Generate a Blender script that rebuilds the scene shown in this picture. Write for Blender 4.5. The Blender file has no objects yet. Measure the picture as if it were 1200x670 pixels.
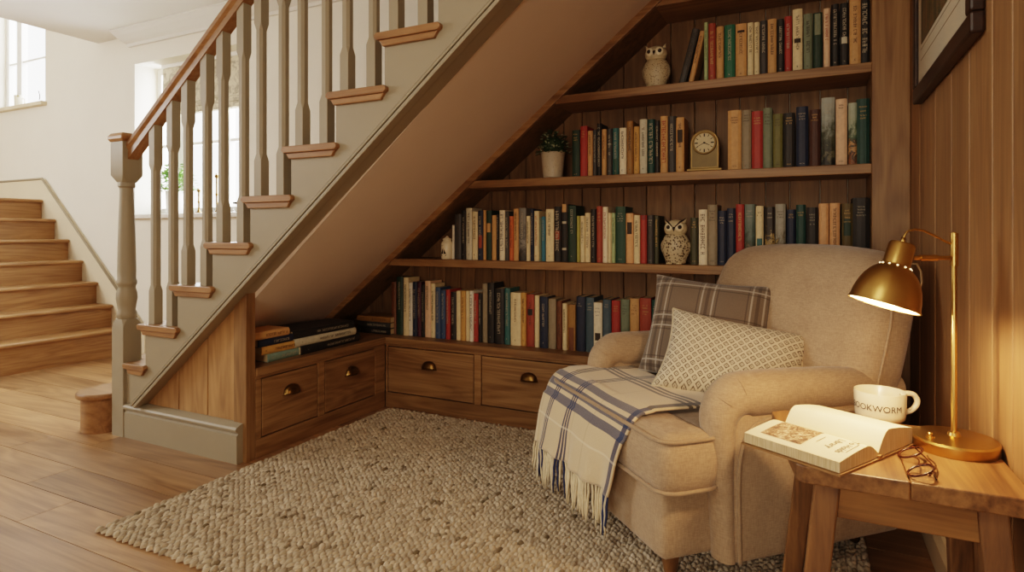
import bpy, bmesh, math, random
import numpy as np
from mathutils import Vector, Matrix, Quaternion, noise
random.seed(7)
PI = math.pi
sc = bpy.context.scene
COL = sc.collection
V = Vector

# ------------------------------------------------------------------ survey of the photograph (metres, camera at eye height 1 m)
F, CX, HY, YAW = 707.0, 600.0, 273.0, math.radians(26.3)
SN, CS = math.sin(YAW), math.cos(YAW)
def ray(u, v):
    a = (u-CX)/F; return (a*CS-SN, a*SN+CS, (HY-v)/F)
def on_y(u, v, y):
    d = ray(u, v); t = y/d[1]; return V((d[0]*t, y, 1+d[2]*t))
def on_x(u, v, x):
    d = ray(u, v); t = x/d[0]; return V((x, d[1]*t, 1+d[2]*t))
def on_z(u, v, z):
    d = ray(u, v); t = (z-1)/d[2]; return V((d[0]*t, d[1]*t, z))
def at_depth(u, v, k):
    d = ray(u, v); return V((d[0]*k, d[1]*k, 1+d[2]*k))

# ------------------------------------------------------------------ materials
def hx(h):
    h = h.lstrip('#'); c = [int(h[i:i+2], 16)/255 for i in (0, 2, 4)]
    return tuple((x/12.92 if x <= .04045 else ((x+.055)/1.055)**2.4) for x in c)+(1,)
class NT:
    def __init__(s, name):
        s.m = bpy.data.materials.new(name); s.m.use_nodes = True
        s.t = s.m.node_tree; s.b = s.t.nodes['Principled BSDF']
    def n(s, typ, **kw):
        nd = s.t.nodes.new('ShaderNode'+typ)
        for k, v in kw.items():
            if k.startswith('i_'):
                k = k[2:]; k = int(k) if k.isdigit() else k.replace('_', ' ')
                s.set(nd.inputs[k], v)
            else: setattr(nd, k, v)
        return nd
    def set(s, inp, v):
        if isinstance(v, bpy.types.NodeSocket): s.t.links.new(v, inp)
        elif isinstance(v, bpy.types.Node): s.t.links.new(v.outputs[0], inp)
        else: inp.default_value = v
    def math(s, op, a, b=0.0, c=0.0):
        nd = s.n('Math', operation=op); s.set(nd.inputs[0], a); s.set(nd.inputs[1], b); s.set(nd.inputs[2], c); return nd.outputs[0]
    def mix(s, f, a, b, bt='MIX'):
        nd = s.n('MixRGB', blend_type=bt); s.set(nd.inputs[0], f); s.set(nd.inputs[1], a); s.set(nd.inputs[2], b); return nd.outputs[0]
    def ramp(s, f, stops):
        nd = s.n('ValToRGB'); s.set(nd.inputs[0], f)
        e = nd.color_ramp.elements
        while len(e) < len(stops): e.new(.5)
        for i, (p, c) in enumerate(stops):
            e[i].position = p; e[i].color = c
        return nd.outputs[0]
    def coords(s, kind='Object'):
        return s.n('TexCoord').outputs[kind]
    def mapping(s, vec, scale=(1, 1, 1), rot=(0, 0, 0), loc=(0, 0, 0)):
        nd = s.n('Mapping'); s.set(nd.inputs['Vector'], vec); nd.inputs['Scale'].default_value = scale
        nd.inputs['Rotation'].default_value = rot; nd.inputs['Location'].default_value = loc; return nd.outputs[0]
    def noise(s, vec, scale, detail=4, rough=.55, dist=0.0):
        nd = s.n('TexNoise'); s.set(nd.inputs['Vector'], vec); nd.inputs['Scale'].default_value = scale
        nd.inputs['Detail'].default_value = detail; nd.inputs['Roughness'].default_value = rough; nd.inputs['Distortion'].default_value = dist
        return nd.outputs[0]
    def bump(s, h, strength=.2, dist=.002):
        nd = s.n('Bump'); nd.inputs['Strength'].default_value = strength; nd.inputs['Distance'].default_value = dist
        s.set(nd.inputs['Height'], h); s.set(s.b.inputs['Normal'], nd.outputs[0]); return nd
    def done(s, col=None, rough=None, metal=None, spec=None, sheen=None):
        if col is not None: s.set(s.b.inputs['Base Color'], col)
        if rough is not None: s.set(s.b.inputs['Roughness'], rough)
        if metal is not None: s.b.inputs['Metallic'].default_value = metal
        if spec is not None: s.b.inputs['Specular IOR Level'].default_value = spec
        if sheen is not None: s.b.inputs['Sheen Weight'].default_value = sheen
        return s.m

def wood(name, dark, light, grain='X', rough=.45, var=.22, knots=1.0, fine=1.0, sc_=1.0, bump=.15):
    k = NT(name)
    o = k.coords()
    rnd = k.n('NewGeometry').outputs['Random Per Island']
    off = k.n('CombineXYZ'); 
    for i, f in enumerate((13.1, 7.7, 29.3)): k.set(off.inputs[i], k.math('MULTIPLY', rnd, f))
    va = k.n('VectorMath', operation='ADD'); k.set(va.inputs[0], o); k.set(va.inputs[1], off.outputs[0])
    vec = va.outputs[0]
    ax = 'XYZ'.index(grain)
    def S(al, ac):
        r = [ac*sc_]*3; r[ax] = al*sc_; return tuple(r)
    n1 = k.noise(k.mapping(vec, S(.9, 9)), 1.6, 7, .6, 1.2)
    n2 = k.noise(k.mapping(vec, S(2.5, 110)), 1.0, 3, .6, .2)
    wv = k.noise(k.mapping(vec, S(.35, 3.2)), 1.3, 2, .5, 2.0)
    rings = k.math('SINE', k.math('MULTIPLY', wv, 46.0))
    f = k.math('ADD', k.math('MULTIPLY', n1, .62), k.math('MULTIPLY', n2, .26*fine))
    f = k.math('ADD', f, k.math('MULTIPLY', rings, .055))
    c = k.ramp(f, [(.28, hx(dark)), (.66, hx(light))])
    vo = k.n('TexVoronoi', feature='F1'); k.set(vo.inputs['Vector'], k.mapping(vec, S(2.2, 5.2))); vo.inputs['Scale'].default_value = 1.0
    kn = k.ramp(vo.outputs['Distance'], [(.03, (1, 1, 1, 1)), (.16, (0, 0, 0, 1))])
    gate = k.math('GREATER_THAN', k.noise(k.mapping(vec, S(1.1, 2.4)), 1.0, 1), .585)
    knf = k.math('MULTIPLY', k.math('MULTIPLY', kn, gate), .75*knots)
    dk = hx(dark); c = k.mix(knf, c, (dk[0]*.35, dk[1]*.3, dk[2]*.28, 1))
    val = k.math('ADD', k.math('MULTIPLY', rnd, var), 1-var*.5)
    hs = k.n('HueSaturation'); k.set(hs.inputs['Color'], c); k.set(hs.inputs['Value'], val)
    k.bump(f, bump, .002)
    return k.done(hs.outputs[0], k.math('ADD', k.math('MULTIPLY', n1, .18), rough-.09), spec=.4)

def plain(name, col, rough=.6, metal=0, var=.06, scale=30, bump=.0, sheen=None, spec=None):
    k = NT(name); n = k.noise(k.coords(), scale, 4)
    h = hx(col)
    c = k.ramp(n, [(.3, tuple(x*(1-var) for x in h[:3])+(1,)), (.7, tuple(min(1, x*(1+var)) for x in h[:3])+(1,))])
    if bump: k.bump(n, bump, .002)
    return k.done(c, rough, metal, spec, sheen)

def linen(name, c1, c2, scale=420, bump=.35):
    k = NT(name); o = k.coords()
    a = k.noise(k.mapping(o, (1, 1, .12)), scale, 2); b = k.noise(k.mapping(o, (.12, .12, 1)), scale, 2)
    w = k.math('MULTIPLY', k.math('ADD', a, b), .5)
    big = k.noise(o, 9, 4)
    f = k.math('ADD', k.math('MULTIPLY', w, .8), k.math('MULTIPLY', big, .25))
    c = k.ramp(f, [(.38, hx(c1)), (.64, hx(c2))])
    k.bump(w, bump, .0012)
    return k.done(c, .92, sheen=.25, spec=.2)

def stripes(k, coord, items):
    out = None
    for c, hw in items:
        s = k.math('COMPARE', coord, c, hw)
        out = s if out is None else k.math('MAXIMUM', out, s)
    return out

def emis(name, col, strength):
    k = NT(name); k.b.inputs['Emission Color'].default_value = hx(col); k.b.inputs['Emission Strength'].default_value = strength
    return k.done(hx(col), .5)

OAK_X = wood('oak_along_x', '#725232', '#a9865c', 'X', .42)
OAK_Y = wood('oak_along_y', '#725232', '#a9865c', 'Y', .42)
OAK_Z = wood('oak_along_z', '#725232', '#a9865c', 'Z', .42)
OAKD_Z = wood('oak_back_boards', '#654a2e', '#8f6f4a', 'Z', .55, .25)
OAKW_Z = wood('oak_wall_boards', '#7d5d3e', '#a8845c', 'Z', .5, .2)
OAK_PANEL = wood('oak_stair_panel', '#94704a', '#bd9668', 'Z', .5, .2, 1.3, .7)
TREAD = wood('oak_tread', '#8a633e', '#bd9466', 'Y', .38, .18)
TREADX = wood('oak_tread_end', '#7f5a38', '#ab8258', 'X', .38, .18)
FLOOR = wood('oak_floor_boards', '#7f5d3d', '#b8926a', 'X', .36, .42, 1.3, 1.0, .8, .1)
TABLE = wood('rustic_table_wood', '#5a3c20', '#9c7243', 'X', .5, .25, 1.0, 1.4)
TABLE_Y = wood('rustic_table_planks', '#4c311b', '#906a42', 'Y', .48, .2, 1.2, 1.5)
TABLE_Z = wood('rustic_table_leg_wood', '#4f351f', '#866039', 'Z', .55, .25, 1.0, 1.3)
PAINT = plain('greige_paint', '#968b75', .5, var=.02, scale=6)
CREAM = plain('cream_wall_paint', '#ece6d9', .85, var=.015, scale=5)
WHITE = plain('white_ceiling_paint', '#e6e4df', .85, var=.01, scale=5)
SOFFIT = plain('soffit_paint', '#e6d5c6', .85, var=.015, scale=5)
WINFRAME = plain('white_window_paint', '#f0efea', .5, var=.01, scale=5)
SKIRTCREAM = plain('cream_string_paint', '#ddd0b6', .6, var=.02, scale=5)
LINEN = linen('beige_linen', '#957f68', '#b79f82')
LINEN_PIPE = linen('beige_linen_piping', '#957f68', '#ad9578')
CASTOR = plain('aged_brass', '#6a5230', .4, .9)
def brass():
    k = NT('satin_brass'); n = k.noise(k.coords(), 3, 1)
    c = k.ramp(n, [(.3, hx('#c29d5c')), (.7, hx('#c9a564'))])
    return k.done(c, .3, 1.0)
BRASS = brass()
BRASSD = plain('antique_brass_handle', '#7d6238', .32, 1.0, var=.25, scale=40)
DARKMETAL = plain('dark_iron', '#2a2520', .5, .6)
CERAMIC = plain('cream_glazed_ceramic', '#ece0c2', .25, var=.02)
INK = plain('dark_print', '#2a2320', .8)
PAGES = None
def pages_mat():
    k = NT('book_pages'); n = k.noise(k.mapping(k.coords(), (260, 260, 6)), 3, 2)
    c = k.ramp(n, [(.3, hx('#b29a70')), (.7, hx('#d8c6a0'))]); return k.done(c, .9)
PAGES = pages_mat()
def glass(name='window_glass'):
    k = NT(name); t = k.t
    tr = k.n('BsdfTransparent'); gl = k.n('BsdfGlossy'); gl.inputs['Roughness'].default_value = .03
    mx = k.n('MixShader'); mx.inputs[0].default_value = .06
    t.links.new(tr.outputs[0], mx.inputs[1]); t.links.new(gl.outputs[0], mx.inputs[2])
    out = [n for n in t.nodes if n.type == 'OUTPUT_MATERIAL'][0]; t.links.new(mx.outputs[0], out.inputs[0])
    return k.m
GLASS = glass()

# ------------------------------------------------------------------ geometry helpers
class MB:
    def __init__(s): s.v = []; s.f = []; s.mi = []; s.uv = {}
    def add(s, vs, fs, mi=0):
        b = len(s.v); s.v += [V(x) for x in vs]; s.f += [tuple(i+b for i in f) for f in fs]; s.mi += [mi]*len(fs); return s
    def box(s, x0, x1, y0, y1, z0, z1, mi=0):
        vs = [(x0, y0, z0), (x1, y0, z0), (x1, y1, z0), (x0, y1, z0), (x0, y0, z1), (x1, y0, z1), (x1, y1, z1), (x0, y1, z1)]
        return s.add(vs, [(3, 2, 1, 0), (4, 5, 6, 7), (0, 1, 5, 4), (1, 2, 6, 5), (2, 3, 7, 6), (3, 0, 4, 7)], mi)
    def quad(s, a, b, c, d, mi=0): return s.add([a, b, c, d], [(0, 1, 2, 3)], mi)
    def prism(s, poly, axis, a, b, mi=0):
        # poly: 2-D points; axis 0: (y,z) extruded in x; 1: (x,z) in y; 2: (x,y) in z
        def P(p, t):
            return {0: (t, p[0], p[1]), 1: (p[0], t, p[1]), 2: (p[0], p[1], t)}[axis]
        n = len(poly); vs = [P(p, a) for p in poly]+[P(p, b) for p in poly]
        fs = [tuple(range(n))[::-1], tuple(range(n, 2*n))]+[(i, (i+1) % n, n+(i+1) % n, n+i) for i in range(n)]
        return s.add(vs, fs, mi)
    def loft(s, rings, cap=True, closed=True, mi=0):
        n = len(rings[0]); vs = [p for r in rings for p in r]; fs = []
        for j in range(len(rings)-1):
            for i in range(n if closed else n-1):
                k = (i+1) % n; fs.append((j*n+i, j*n+k, (j+1)*n+k, (j+1)*n+i))
        if cap and closed: fs += [tuple(range(n))[::-1], tuple(range((len(rings)-1)*n, len(rings)*n))]
        return s.add(vs, fs, mi)
    def lathe(s, prof, n=24, o=(0, 0, 0), M=None, mi=0):
        rings = []
        for r, z in prof:
            ring = [V((r*math.cos(2*PI*i/n), r*math.sin(2*PI*i/n), z)) for i in range(n)]
            rings.append([(M @ p if M else p+V(o)) for p in ring])
        return s.loft(rings, True, True, mi)
    def sqring(s, secs, o, mi=0):
        # stacked square / octagonal sections: (half, chamfer, z)
        rings = []
        for h, c, z in secs:
            rings.append([V(o)+V(p+(z,)) for p in ((h-c, -h), (h, -h+c), (h, h-c), (h-c, h), (-h+c, h), (-h, h-c), (-h, -h+c), (-h+c, -h))])
        return s.loft(rings, True, True, mi)
    def tube(s, pts, r, n=10, closed=False, mi=0, flat=None):
        pts = [V(p) for p in pts]; m = len(pts)
        rr = r if isinstance(r, (list, tuple)) else [r]*m
        t0 = (pts[1]-pts[0]).normalized(); up = V((0, 0, 1)) if abs(t0.z) < .9 else V((1, 0, 0))
        nrm = t0.cross(up).normalized(); rings = []; pt = t0
        for i, p in enumerate(pts):
            if closed: t = (pts[(i+1) % m]-pts[i-1]).normalized()
            else: t = (pts[min(i+1, m-1)]-pts[max(i-1, 0)]).normalized()
            q = pt.rotation_difference(t); nrm = (q @ nrm); nrm = (nrm-t*nrm.dot(t)).normalized(); pt = t
            bn = t.cross(nrm)
            rings.append([p+(nrm*math.cos(2*PI*k/n)+bn*math.sin(2*PI*k/n))*rr[i] for k in range(n)])
        if closed: rings.append(rings[0])
        return s.loft(rings, not closed, True, mi)
    def ball(s, c, r, n=12, sx=1, sy=1, sz=1, mi=0):
        prof = [(max(1e-4, r*math.sin(PI*i/(n//2+2))), -r*math.cos(PI*i/(n//2+2))) for i in range(n//2+3)]
        M = Matrix.Translation(V(c)) @ Matrix.Diagonal((sx, sy, sz, 1))
        return s.lathe(prof, n, M=M, mi=mi)
    def xf(s, M): s.v = [M @ p for p in s.v]; return s

WM = {}
def mw(o): return WM.get(o.name, Matrix.Identity(4)) if o else Matrix.Identity(4)
def build(name, mb, mats, parent=None, smooth=False, bevel=0, local=False, uv=None, auto=None, subsurf=0, segs=2):
    me = bpy.data.meshes.new(name)
    vs = mb.v
    if parent and not local:
        iv = mw(parent).inverted(); vs = [iv @ p for p in vs]
    me.from_pydata([tuple(p) for p in vs], [], mb.f)
    mats = mats if isinstance(mats, (list, tuple)) else [mats]
    for m in mats: me.materials.append(m)
    if len(mats) > 1: me.polygons.foreach_set('material_index', mb.mi)
    if uv:
        l = me.uv_layers.new(name='UVMap')
        for lp in me.loops: l.data[lp.index].uv = uv[lp.vertex_index]
    bm = bmesh.new(); bm.from_mesh(me); bmesh.ops.recalc_face_normals(bm, faces=bm.faces[:]); bm.to_mesh(me); bm.free()
    if smooth: me.polygons.foreach_set('use_smooth', [True]*len(me.polygons))
    me.update()
    o = bpy.data.objects.new(name, me); COL.objects.link(o)
    if parent: o.parent = parent
    WM[o.name] = mw(parent) if parent else Matrix.Identity(4)
    if bevel:
        b = o.modifiers.new('bevel', 'BEVEL'); b.width = bevel; b.segments = segs; b.limit_method = 'ANGLE'; b.angle_limit = math.radians(40)
    if subsurf:
        b = o.modifiers.new('sub', 'SUBSURF'); b.levels = subsurf; b.render_levels = subsurf
    if smooth and auto:
        try:
            me.set_sharp_from_angle(angle=math.radians(auto))
        except Exception: pass
    return o
def thing(name, label, cat, loc=(0, 0, 0), rotz=0, group=None, M=None):
    o = bpy.data.objects.new(name, None); COL.objects.link(o); o.empty_display_size = .05
    if M is None: M = Matrix.Translation(V(loc)) @ Matrix.Rotation(rotz, 4, 'Z')
    o.matrix_world = M; WM[o.name] = M.copy()
    o['label'] = label; o['category'] = cat
    if group: o['group'] = group
    return o
def struct(name, mb, mats, **kw):
    o = build(name, mb, mats, **kw)
    if not kw.get('parent'): o['kind'] = 'structure'
    return o
def lerp(a, b, t): return a+(b-a)*t
def smooth_path(P, n=6):
    out = []
    for i in range(len(P)-1):
        a, b, c, d = P[max(0, i-1)], P[i], P[i+1], P[min(len(P)-1, i+2)]
        for k in range(n):
            t = k/n; out.append(.5*((2*b)+(c-a)*t+(2*a-5*b+4*c-d)*t*t+(3*b-a-3*c+d)*t**3))
    return out+[P[-1]]
def rbox(cx, cy, cz, hx_, hy, hz, r, n=8, fn=None):
    # rounded box as a deformed cube grid
    mb = MB(); idx = {}; vs = []; fs = []
    def vid(p):
        k = tuple(round(c*n) for c in p)
        if k not in idx:
            q = V((p[0]*2-1, p[1]*2-1, p[2]*2-1)); h = V((hx_, hy, hz)); o = []
            for i in range(3):
                # cosine spacing concentrates points near the rim
                o.append(math.sin(q[i]*PI/2)*h[i])
            inner = V([max(-h[i]+r, min(h[i]-r, o[i])) for i in range(3)])
            d = V(o)-inner
            if d.length > 1e-9: pt = inner+d.normalized()*r
            else: pt = V(o)
            # push face points outward
            idx[k] = len(vs); vs.append(pt)
        return idx[k]
    for ax in range(3):
        for side in (0, 1):
            for i in range(n):
                for j in range(n):
                    q = []
                    for di, dj in ((0, 0), (1, 0), (1, 1), (0, 1)):
                        p = [0, 0, 0]; p[ax] = side; p[(ax+1) % 3] = (i+di)/n; p[(ax+2) % 3] = (j+dj)/n; q.append(vid(p))
                    fs.append(tuple(q) if side else tuple(q[::-1]))
    c = V((cx, cy, cz)); vs = [p+c for p in vs]
    if fn: vs = [V(fn(p)) for p in vs]
    return mb.add(vs, fs)
def outline_round(poly, r, n=5):
    out = []; m = len(poly)
    for i in range(m):
        p = V(poly[i]); a = (V(poly[i-1])-p); b = (V(poly[(i+1) % m])-p)
        rr = min(r, a.length*.45, b.length*.45); a.normalize(); b.normalize()
        ang = a.angle(b); d = rr/math.tan(ang/2) if ang < PI-.01 else 0
        d = min(d, rr*1.6)
        s, e = p+a*d, p+b*d
        for k in range(n+1):
            t = k/n; out.append((s*(1-t)**2+p*2*t*(1-t)+e*t*t))
    return out
def inset(poly, d):
    m = len(poly); out = []
    for i in range(m):
        a, p, b = poly[i-1], poly[i], poly[(i+1) % m]
        t = (b-a)
        if t.length < 1e-9: out.append(p.copy()); continue
        t.normalize(); out.append(p+V((-t.y, t.x))*d)
    return out
def glyphs(mb, O, X, Y, w, h, chars, gap=.25, mi=0, weight=.2):
    # a run of letter-like strokes starting at O, along X (length w), letter height h along Y
    cw = w/chars; q = lambda a, b, c, d: mb.quad(O+X*a+Y*c, O+X*b+Y*c, O+X*b+Y*d, O+X*a+Y*d, mi)
    for i in range(chars):
        if random.random() < .06: continue
        x0 = i*cw; x1 = x0+cw*(1-gap); t = (x1-x0)*weight+h*.02
        k = random.randrange(5)
        if k in (0, 1, 3): q(x0, x0+t, 0, h)
        if k in (1, 2): q(x1-t, x1, 0, h)
        if k in (0, 2, 4): q(x0, x1, h-h*.16, h)
        if k in (3, 4, 0): q(x0, x1, 0, h*.16)
        if k in (1, 4, 3): q(x0, x1, h*.42, h*.58)
        if k == 4: q((x0+x1)/2-t/2, (x0+x1)/2+t/2, 0, h)

# ------------------------------------------------------------------ key planes
WY = 3.08          # far wall face
BY = 2.80          # bookcase front
BACK = 3.05        # bookcase back boards
WX = .35           # right panelled wall
SY = 1.82          # front plane of the stairs
CZ = on_y(115, 51, WY).z   # ceiling height
CEX = on_y(115, 51, WY).x  # ceiling edge at the far stairwell

# ------------------------------------------------------------------ floor
mb = MB(); y = -2.4; pw = .185
while y < WY+.35:
    x = -8.2-random.random()*1.5
    while x < WX+.3:
        L = random.uniform(1.3, 2.3)
        mb.box(max(x, -8.2), min(x+L, WX+.3)-.0022, y, y+pw-.003, -.02, 0); x += L
    y += pw
fl = struct('floor', mb, FLOOR)
mb = MB(); mb.box(-8.2, WX+.3, -2.4, WY+.35, -.08, -.021); struct('floor_underlay', mb, DARKMETAL)

# ------------------------------------------------------------------ back wall with its two windows
w2l = on_y(158, 100, WY).x; w2r = on_y(289, 150, WY).x
w2s = on_y(168, 251, WY).z; w2h = on_y(160, 75, WY).z
w1r = on_y(53, 100, WY).x; w1l = w1r-1.12; w1s = on_y(53, 119, WY).z; w1h = w1s+1.25
WT = .27; TOP = 4.3; LX = -8.0
mb = MB()
def wbox(x0, x1, z0, z1): mb.box(x0, x1, WY, WY+WT, z0, z1)
wbox(LX-.1, w1l, 0, TOP); wbox(w1l, w1r, 0, w1s); wbox(w1l, w1r, w1h, TOP); wbox(w1r, w2l, 0, TOP)
wbox(w2l, w2r, 0, w2s); wbox(w2l, w2r, w2h, TOP); wbox(w2r, WX+.3, 0, TOP)
struct('wall_back', mb, CREAM)
def window(nm, x0, x1, z0, z1, bars_x, bars_z, label):
    fy = WY+.19
    m = MB(); t = .055
    m.box(x0, x0+t, fy, fy+.06, z0, z1); m.box(x1-t, x1, fy, fy+.06, z0, z1)
    m.box(x0+t, x1-t, fy, fy+.06, z0, z0+t); m.box(x0+t, x1-t, fy, fy+.06, z1-t, z1)
    for b, w in bars_x: m.box(b-w/2, b+w/2, fy-.005, fy+.05, z0+t, z1-t)
    for b, w in bars_z: m.box(x0+t, x1-t, fy+.006, fy+.045, b-w/2, b+w/2)
    o = struct(nm, m, WINFRAME, bevel=.004)
    g = MB(); g.box(x0+t, x1-t, fy+.028, fy+.031, z0+t, z1-t); build('window_pane', g, GLASS, o)
    s = MB(); s.prism([(WY-.045, z0-.035), (WY-.05, z0-.005), (WY-.045, z0), (WY+.19, z0), (WY+.19, z0-.035)], 0, x0-.03, x1+.03)
    build('window_sill', s, WINFRAME if nm == 'window_2' else SKIRTCREAM, o, bevel=.004)
    return o
bx = on_y(23, 80, WY+.19).x
win1 = window('window_1', w1l, w1r, w1s, w1h, [(bx, .09)], [(on_y(40, 70, WY+.2).z, .022)], '')
wm = (w2l+w2r)/2
win2 = window('window_2', w2l, w2r, w2s, w2h,
       [(on_y(213, 200, WY+.19).x, .10), (on_y(268, 180, WY+.19).x, .03)], [(on_y(250, 166, WY+.2).z, .026), (w2s+.02, .05)], '')
# curled black window stays
def stay(p, parent):
    m = MB(); m.tube([p+V((.012*math.sin(k*1.1), 0, k*.022)) for k in range(5)], .0045, 6); build('window_stay', m, DARKMETAL, parent, True)
stay(on_y(258, 186, WY+.17), win2); stay(on_y(46, 117, WY+.17), win1)

# ceiling, cornice and the upper walls of the two stairwells
mb = MB()
SWX = -2.35
mb.box(CEX, SWX, -2.4, WY, CZ, CZ+.2); mb.box(SWX, WX+.3, -2.4, 1.7, CZ, CZ+.2)
struct('ceiling', mb, WHITE)
mb = MB(); mb.box(LX-.1, WX+.3, -2.5, WY+.3, TOP-.3, TOP-.2); struct('ceiling_upper', mb, WHITE)
mb = MB()
mb.box(CEX, CEX+.1, -2.4, WY, CZ+.2, TOP-.3); mb.box(SWX-.1, SWX, 1.7, WY, CZ+.2, TOP-.3); mb.box(SWX, WX+.3, 1.6, 1.7, CZ+.2, TOP-.3)
struct('wall_upper', mb, CREAM)
mb = MB()
a = on_y(134, 41, WY-.2); c0 = on_y(152, 56, WY)
prof = [(WY, c0.z), (WY-.02, c0.z), (WY-.03, c0.z+.02), (WY-.07, c0.z+.035), (WY-.12, c0.z+.06), (WY-.15, CZ-.015), (WY-.165, CZ-.012), (WY-.165, CZ), (WY, CZ)]
mb.prism(prof, 0, c0.x, SWX-.02); struct('trim_1', mb, WHITE)
mb = MB(); mb.box(LX-.1, LX, -2.5, WY, 0, TOP); struct('wall_left', mb, CREAM)
mb = MB(); mb.box(LX-.1, WX+.3, -2.5, -2.4, 0, TOP); struct('wall_front', mb, CREAM)

# ------------------------------------------------------------------ right wall of upright oak boards
mb = MB(); mb.box(WX+.012, WX+.12, -2.4, WY, 0, TOP-.3, 1)
y = BY+.20
random.seed(3)
edges = [BY-.0]
for u in (1078, 1096, 1115, 1136, 1163):
    edges.append(on_x(u, 200, WX).y)
while edges[-1] > -2.3: edges.append(edges[-1]-random.uniform(.13, .19))
edges[0] = WY
for e0, e1 in zip(edges, edges[1:]):
    mb.box(WX, WX+.014, e1+.0022, e0-.0022, 0, TOP-.3, 0)
struct('wall_right', mb, [OAKW_Z, plain('groove_shadow', '#2c1a0e', .8)], bevel=.003, segs=1)
mb = MB(); mb.prism([(WX, 0), (WX-.018, 0), (WX-.018, .085), (WX-.012, .10), (WX-.008, .115), (WX, .12)], 1, -2.4, BY)
struct('baseboard_right', mb, SKIRTCREAM)

# ------------------------------------------------------------------ far staircase against the back wall
RUN2, RISE2 = .213, .181
fx = on_y(155, 385, WY).x; NY0 = .9
fs = thing('staircase', 'far oak staircase with plain treads climbing to the left beneath the small high window', 'staircase', (fx, 2.0, 0))
random.seed(5)
for k in range(1, 8):
    xn = fx-(k-1)*RUN2; z = k*RISE2+.04
    z0 = 0 if k == 1 else (k-1)*RISE2+.04
    m = MB(); m.box(xn-.045, xn-.03, NY0, WY-.025, z0, z-.03); build('riser', m, TREAD, fs)
    back = xn-RUN2-.04 if k < 7 else LX+.02
    m = MB(); m.box(back, xn, NY0, WY-.025, z-.03, z); build('tread', m, TREAD, fs, bevel=.012, segs=3)
m = MB()
def zs(x): return .175+RISE2*((fx-x)/RUN2+1)+.04
x7 = fx-6*RUN2
m.prism([(fx+.2, 0), (fx+.2, zs(fx+.2)), (x7-.02, zs(x7-.02)), (LX+.02, zs(x7-.02)), (LX+.02, zs(x7-.02)-.5), (fx-.35, 0)], 1, WY-.024, WY-.002)
st = build('string_board', m, SKIRTCREAM, fs)
m = MB(); 
m.tube([(fx+.2, WY-.026, zs(fx+.2)), (x7-.02, WY-.026, zs(x7-.02)), (LX+.02, WY-.026, zs(x7-.02))], .011, 8)
build('string_moulding', m, PAINT, st, True)
# lower side of the stairs towards the room
m = MB(); pts = [(fx-.02, 0)]
for k in range(1, 8):
    xn = fx-.02-(k-1)*RUN2; z = k*RISE2+.04; pts += [(xn, z), (xn-RUN2 if k < 7 else LX+.03, z)]
pts.append((LX+.03, 0)); m.prism(pts, 1, NY0-.03, NY0-.001); build('side_panel', m, CREAM, fs)

# ------------------------------------------------------------------ main staircase
ul = {3: (158, 379), 4: (196, 334), 5: (235, 284), 6: (279, 231), 7: (325, 172), 8: (379, 107), 9: (438, 37)}
OV = .03
P = {k: on_y(u, v, SY-OV) for k, (u, v) in ul.items()}
ks = np.array(list(P)); xs = np.array([P[k].x for k in ks]); zz = np.array([P[k].z for k in ks])
RUN, X0 = np.polyfit(ks, xs, 1); RISE, Z0 = np.polyfit(ks, zz, 1)
NX = lambda k: X0+RUN*k
NZ = lambda k: Z0+RISE*k
print('stairs run', RUN, 'rise', RISE, 'x3', NX(3), 'z3', NZ(3), 'resid', np.abs(xs-NX(ks)).max(), np.abs(zz-NZ(ks)).max())
fb = [on_y(u, v, SY) for u, v in ((595, 0), (414, 200), (167, 474))]
SB1, SB0 = np.polyfit([p.x for p in fb], [p.z for p in fb], 1)
SBOT = lambda x: SB0+SB1*x
st = thing('staircase', 'near staircase with greige balusters and oak handrail rising over the reading nook', 'staircase', (NX(3), 2.3, 0))
KTOP = 12
SBACK = WY-.01
random.seed(11)
npx_ = (on_y(131, 420, SY).x+on_y(152, 420, SY).x)/2
for k in range(2, KTOP+1):
    xn, z = NX(k), NZ(k)
    y0 = SY-OV; y1 = SBACK if k > 2 else SBACK
    xe = xn+RUN+.055
    if k == 2: xn = npx_+.046
    m = MB(); m.prism([(xn+.012, z-.028), (xn, z-.02), (xn, z-.008), (xn+.01, z), (xe-.01, z), (xe, z-.008), (xe, z-.02), (xe-.012, z-.028)], 1, y0+.008, y1)
    m.prism([(xn+.012, z-.028), (xn+.022, z-.034), (xn+.034, z-.052), (xe-.03, z-.052), (xe-.018, z-.034), (xe-.012, z-.028)], 1, y0+.016, SY+.02)
    if k == 2: m.box(NX(2), xn+.01, SY+.08, y1, z-.028, z)
    build('tread', m, TREADX, st, bevel=.004)
    m = MB(); xn = NX(k); m.box(xn+.035, xn+.05, SY+.012, y1, z-RISE, z-.028); build('riser', m, PAINT, st)
# stringer
m = MB(); pts = []
xs0 = NX(2)+.035
pts.append((xs0, max(.165, SBOT(xs0)))); 
xa = NX(2)+.035
for k in range(2, KTOP+1):
    pts += [(NX(k)+.035, NZ(k)-.03), (NX(k+1)+.035, NZ(k)-.03)]
xe = NX(KTOP+1)+.035
pts += [(xe, SBOT(xe))]
xq = (.165-SB0)/SB1
pts += [(xq, .165)]
m.prism(pts, 1, SY, SY+.075)
sg = build('stringer', m, PAINT, st, bevel=.002)
m = MB()
dv = V((1, SB1)).normalized(); nv = V((-dv.y, dv.x))
def mouldline(off, w, y0):
    a = V((xq, .165))+nv*off; b = V((xe, SBOT(xe)))+nv*off
    a = a-dv*(a.y-.165)/dv.y if a.y > .165 else a
    m.prism([tuple(a), tuple(b), tuple(b+nv*w), tuple(a+nv*w)], 1, y0, SY+.004)
mouldline(-.003, .015, SY-.038); mouldline(.022, .010, SY-.030); mouldline(.041, .006, SY-.016)
build('string_moulding', m, PAINT, sg, bevel=.003, segs=3)
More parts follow.
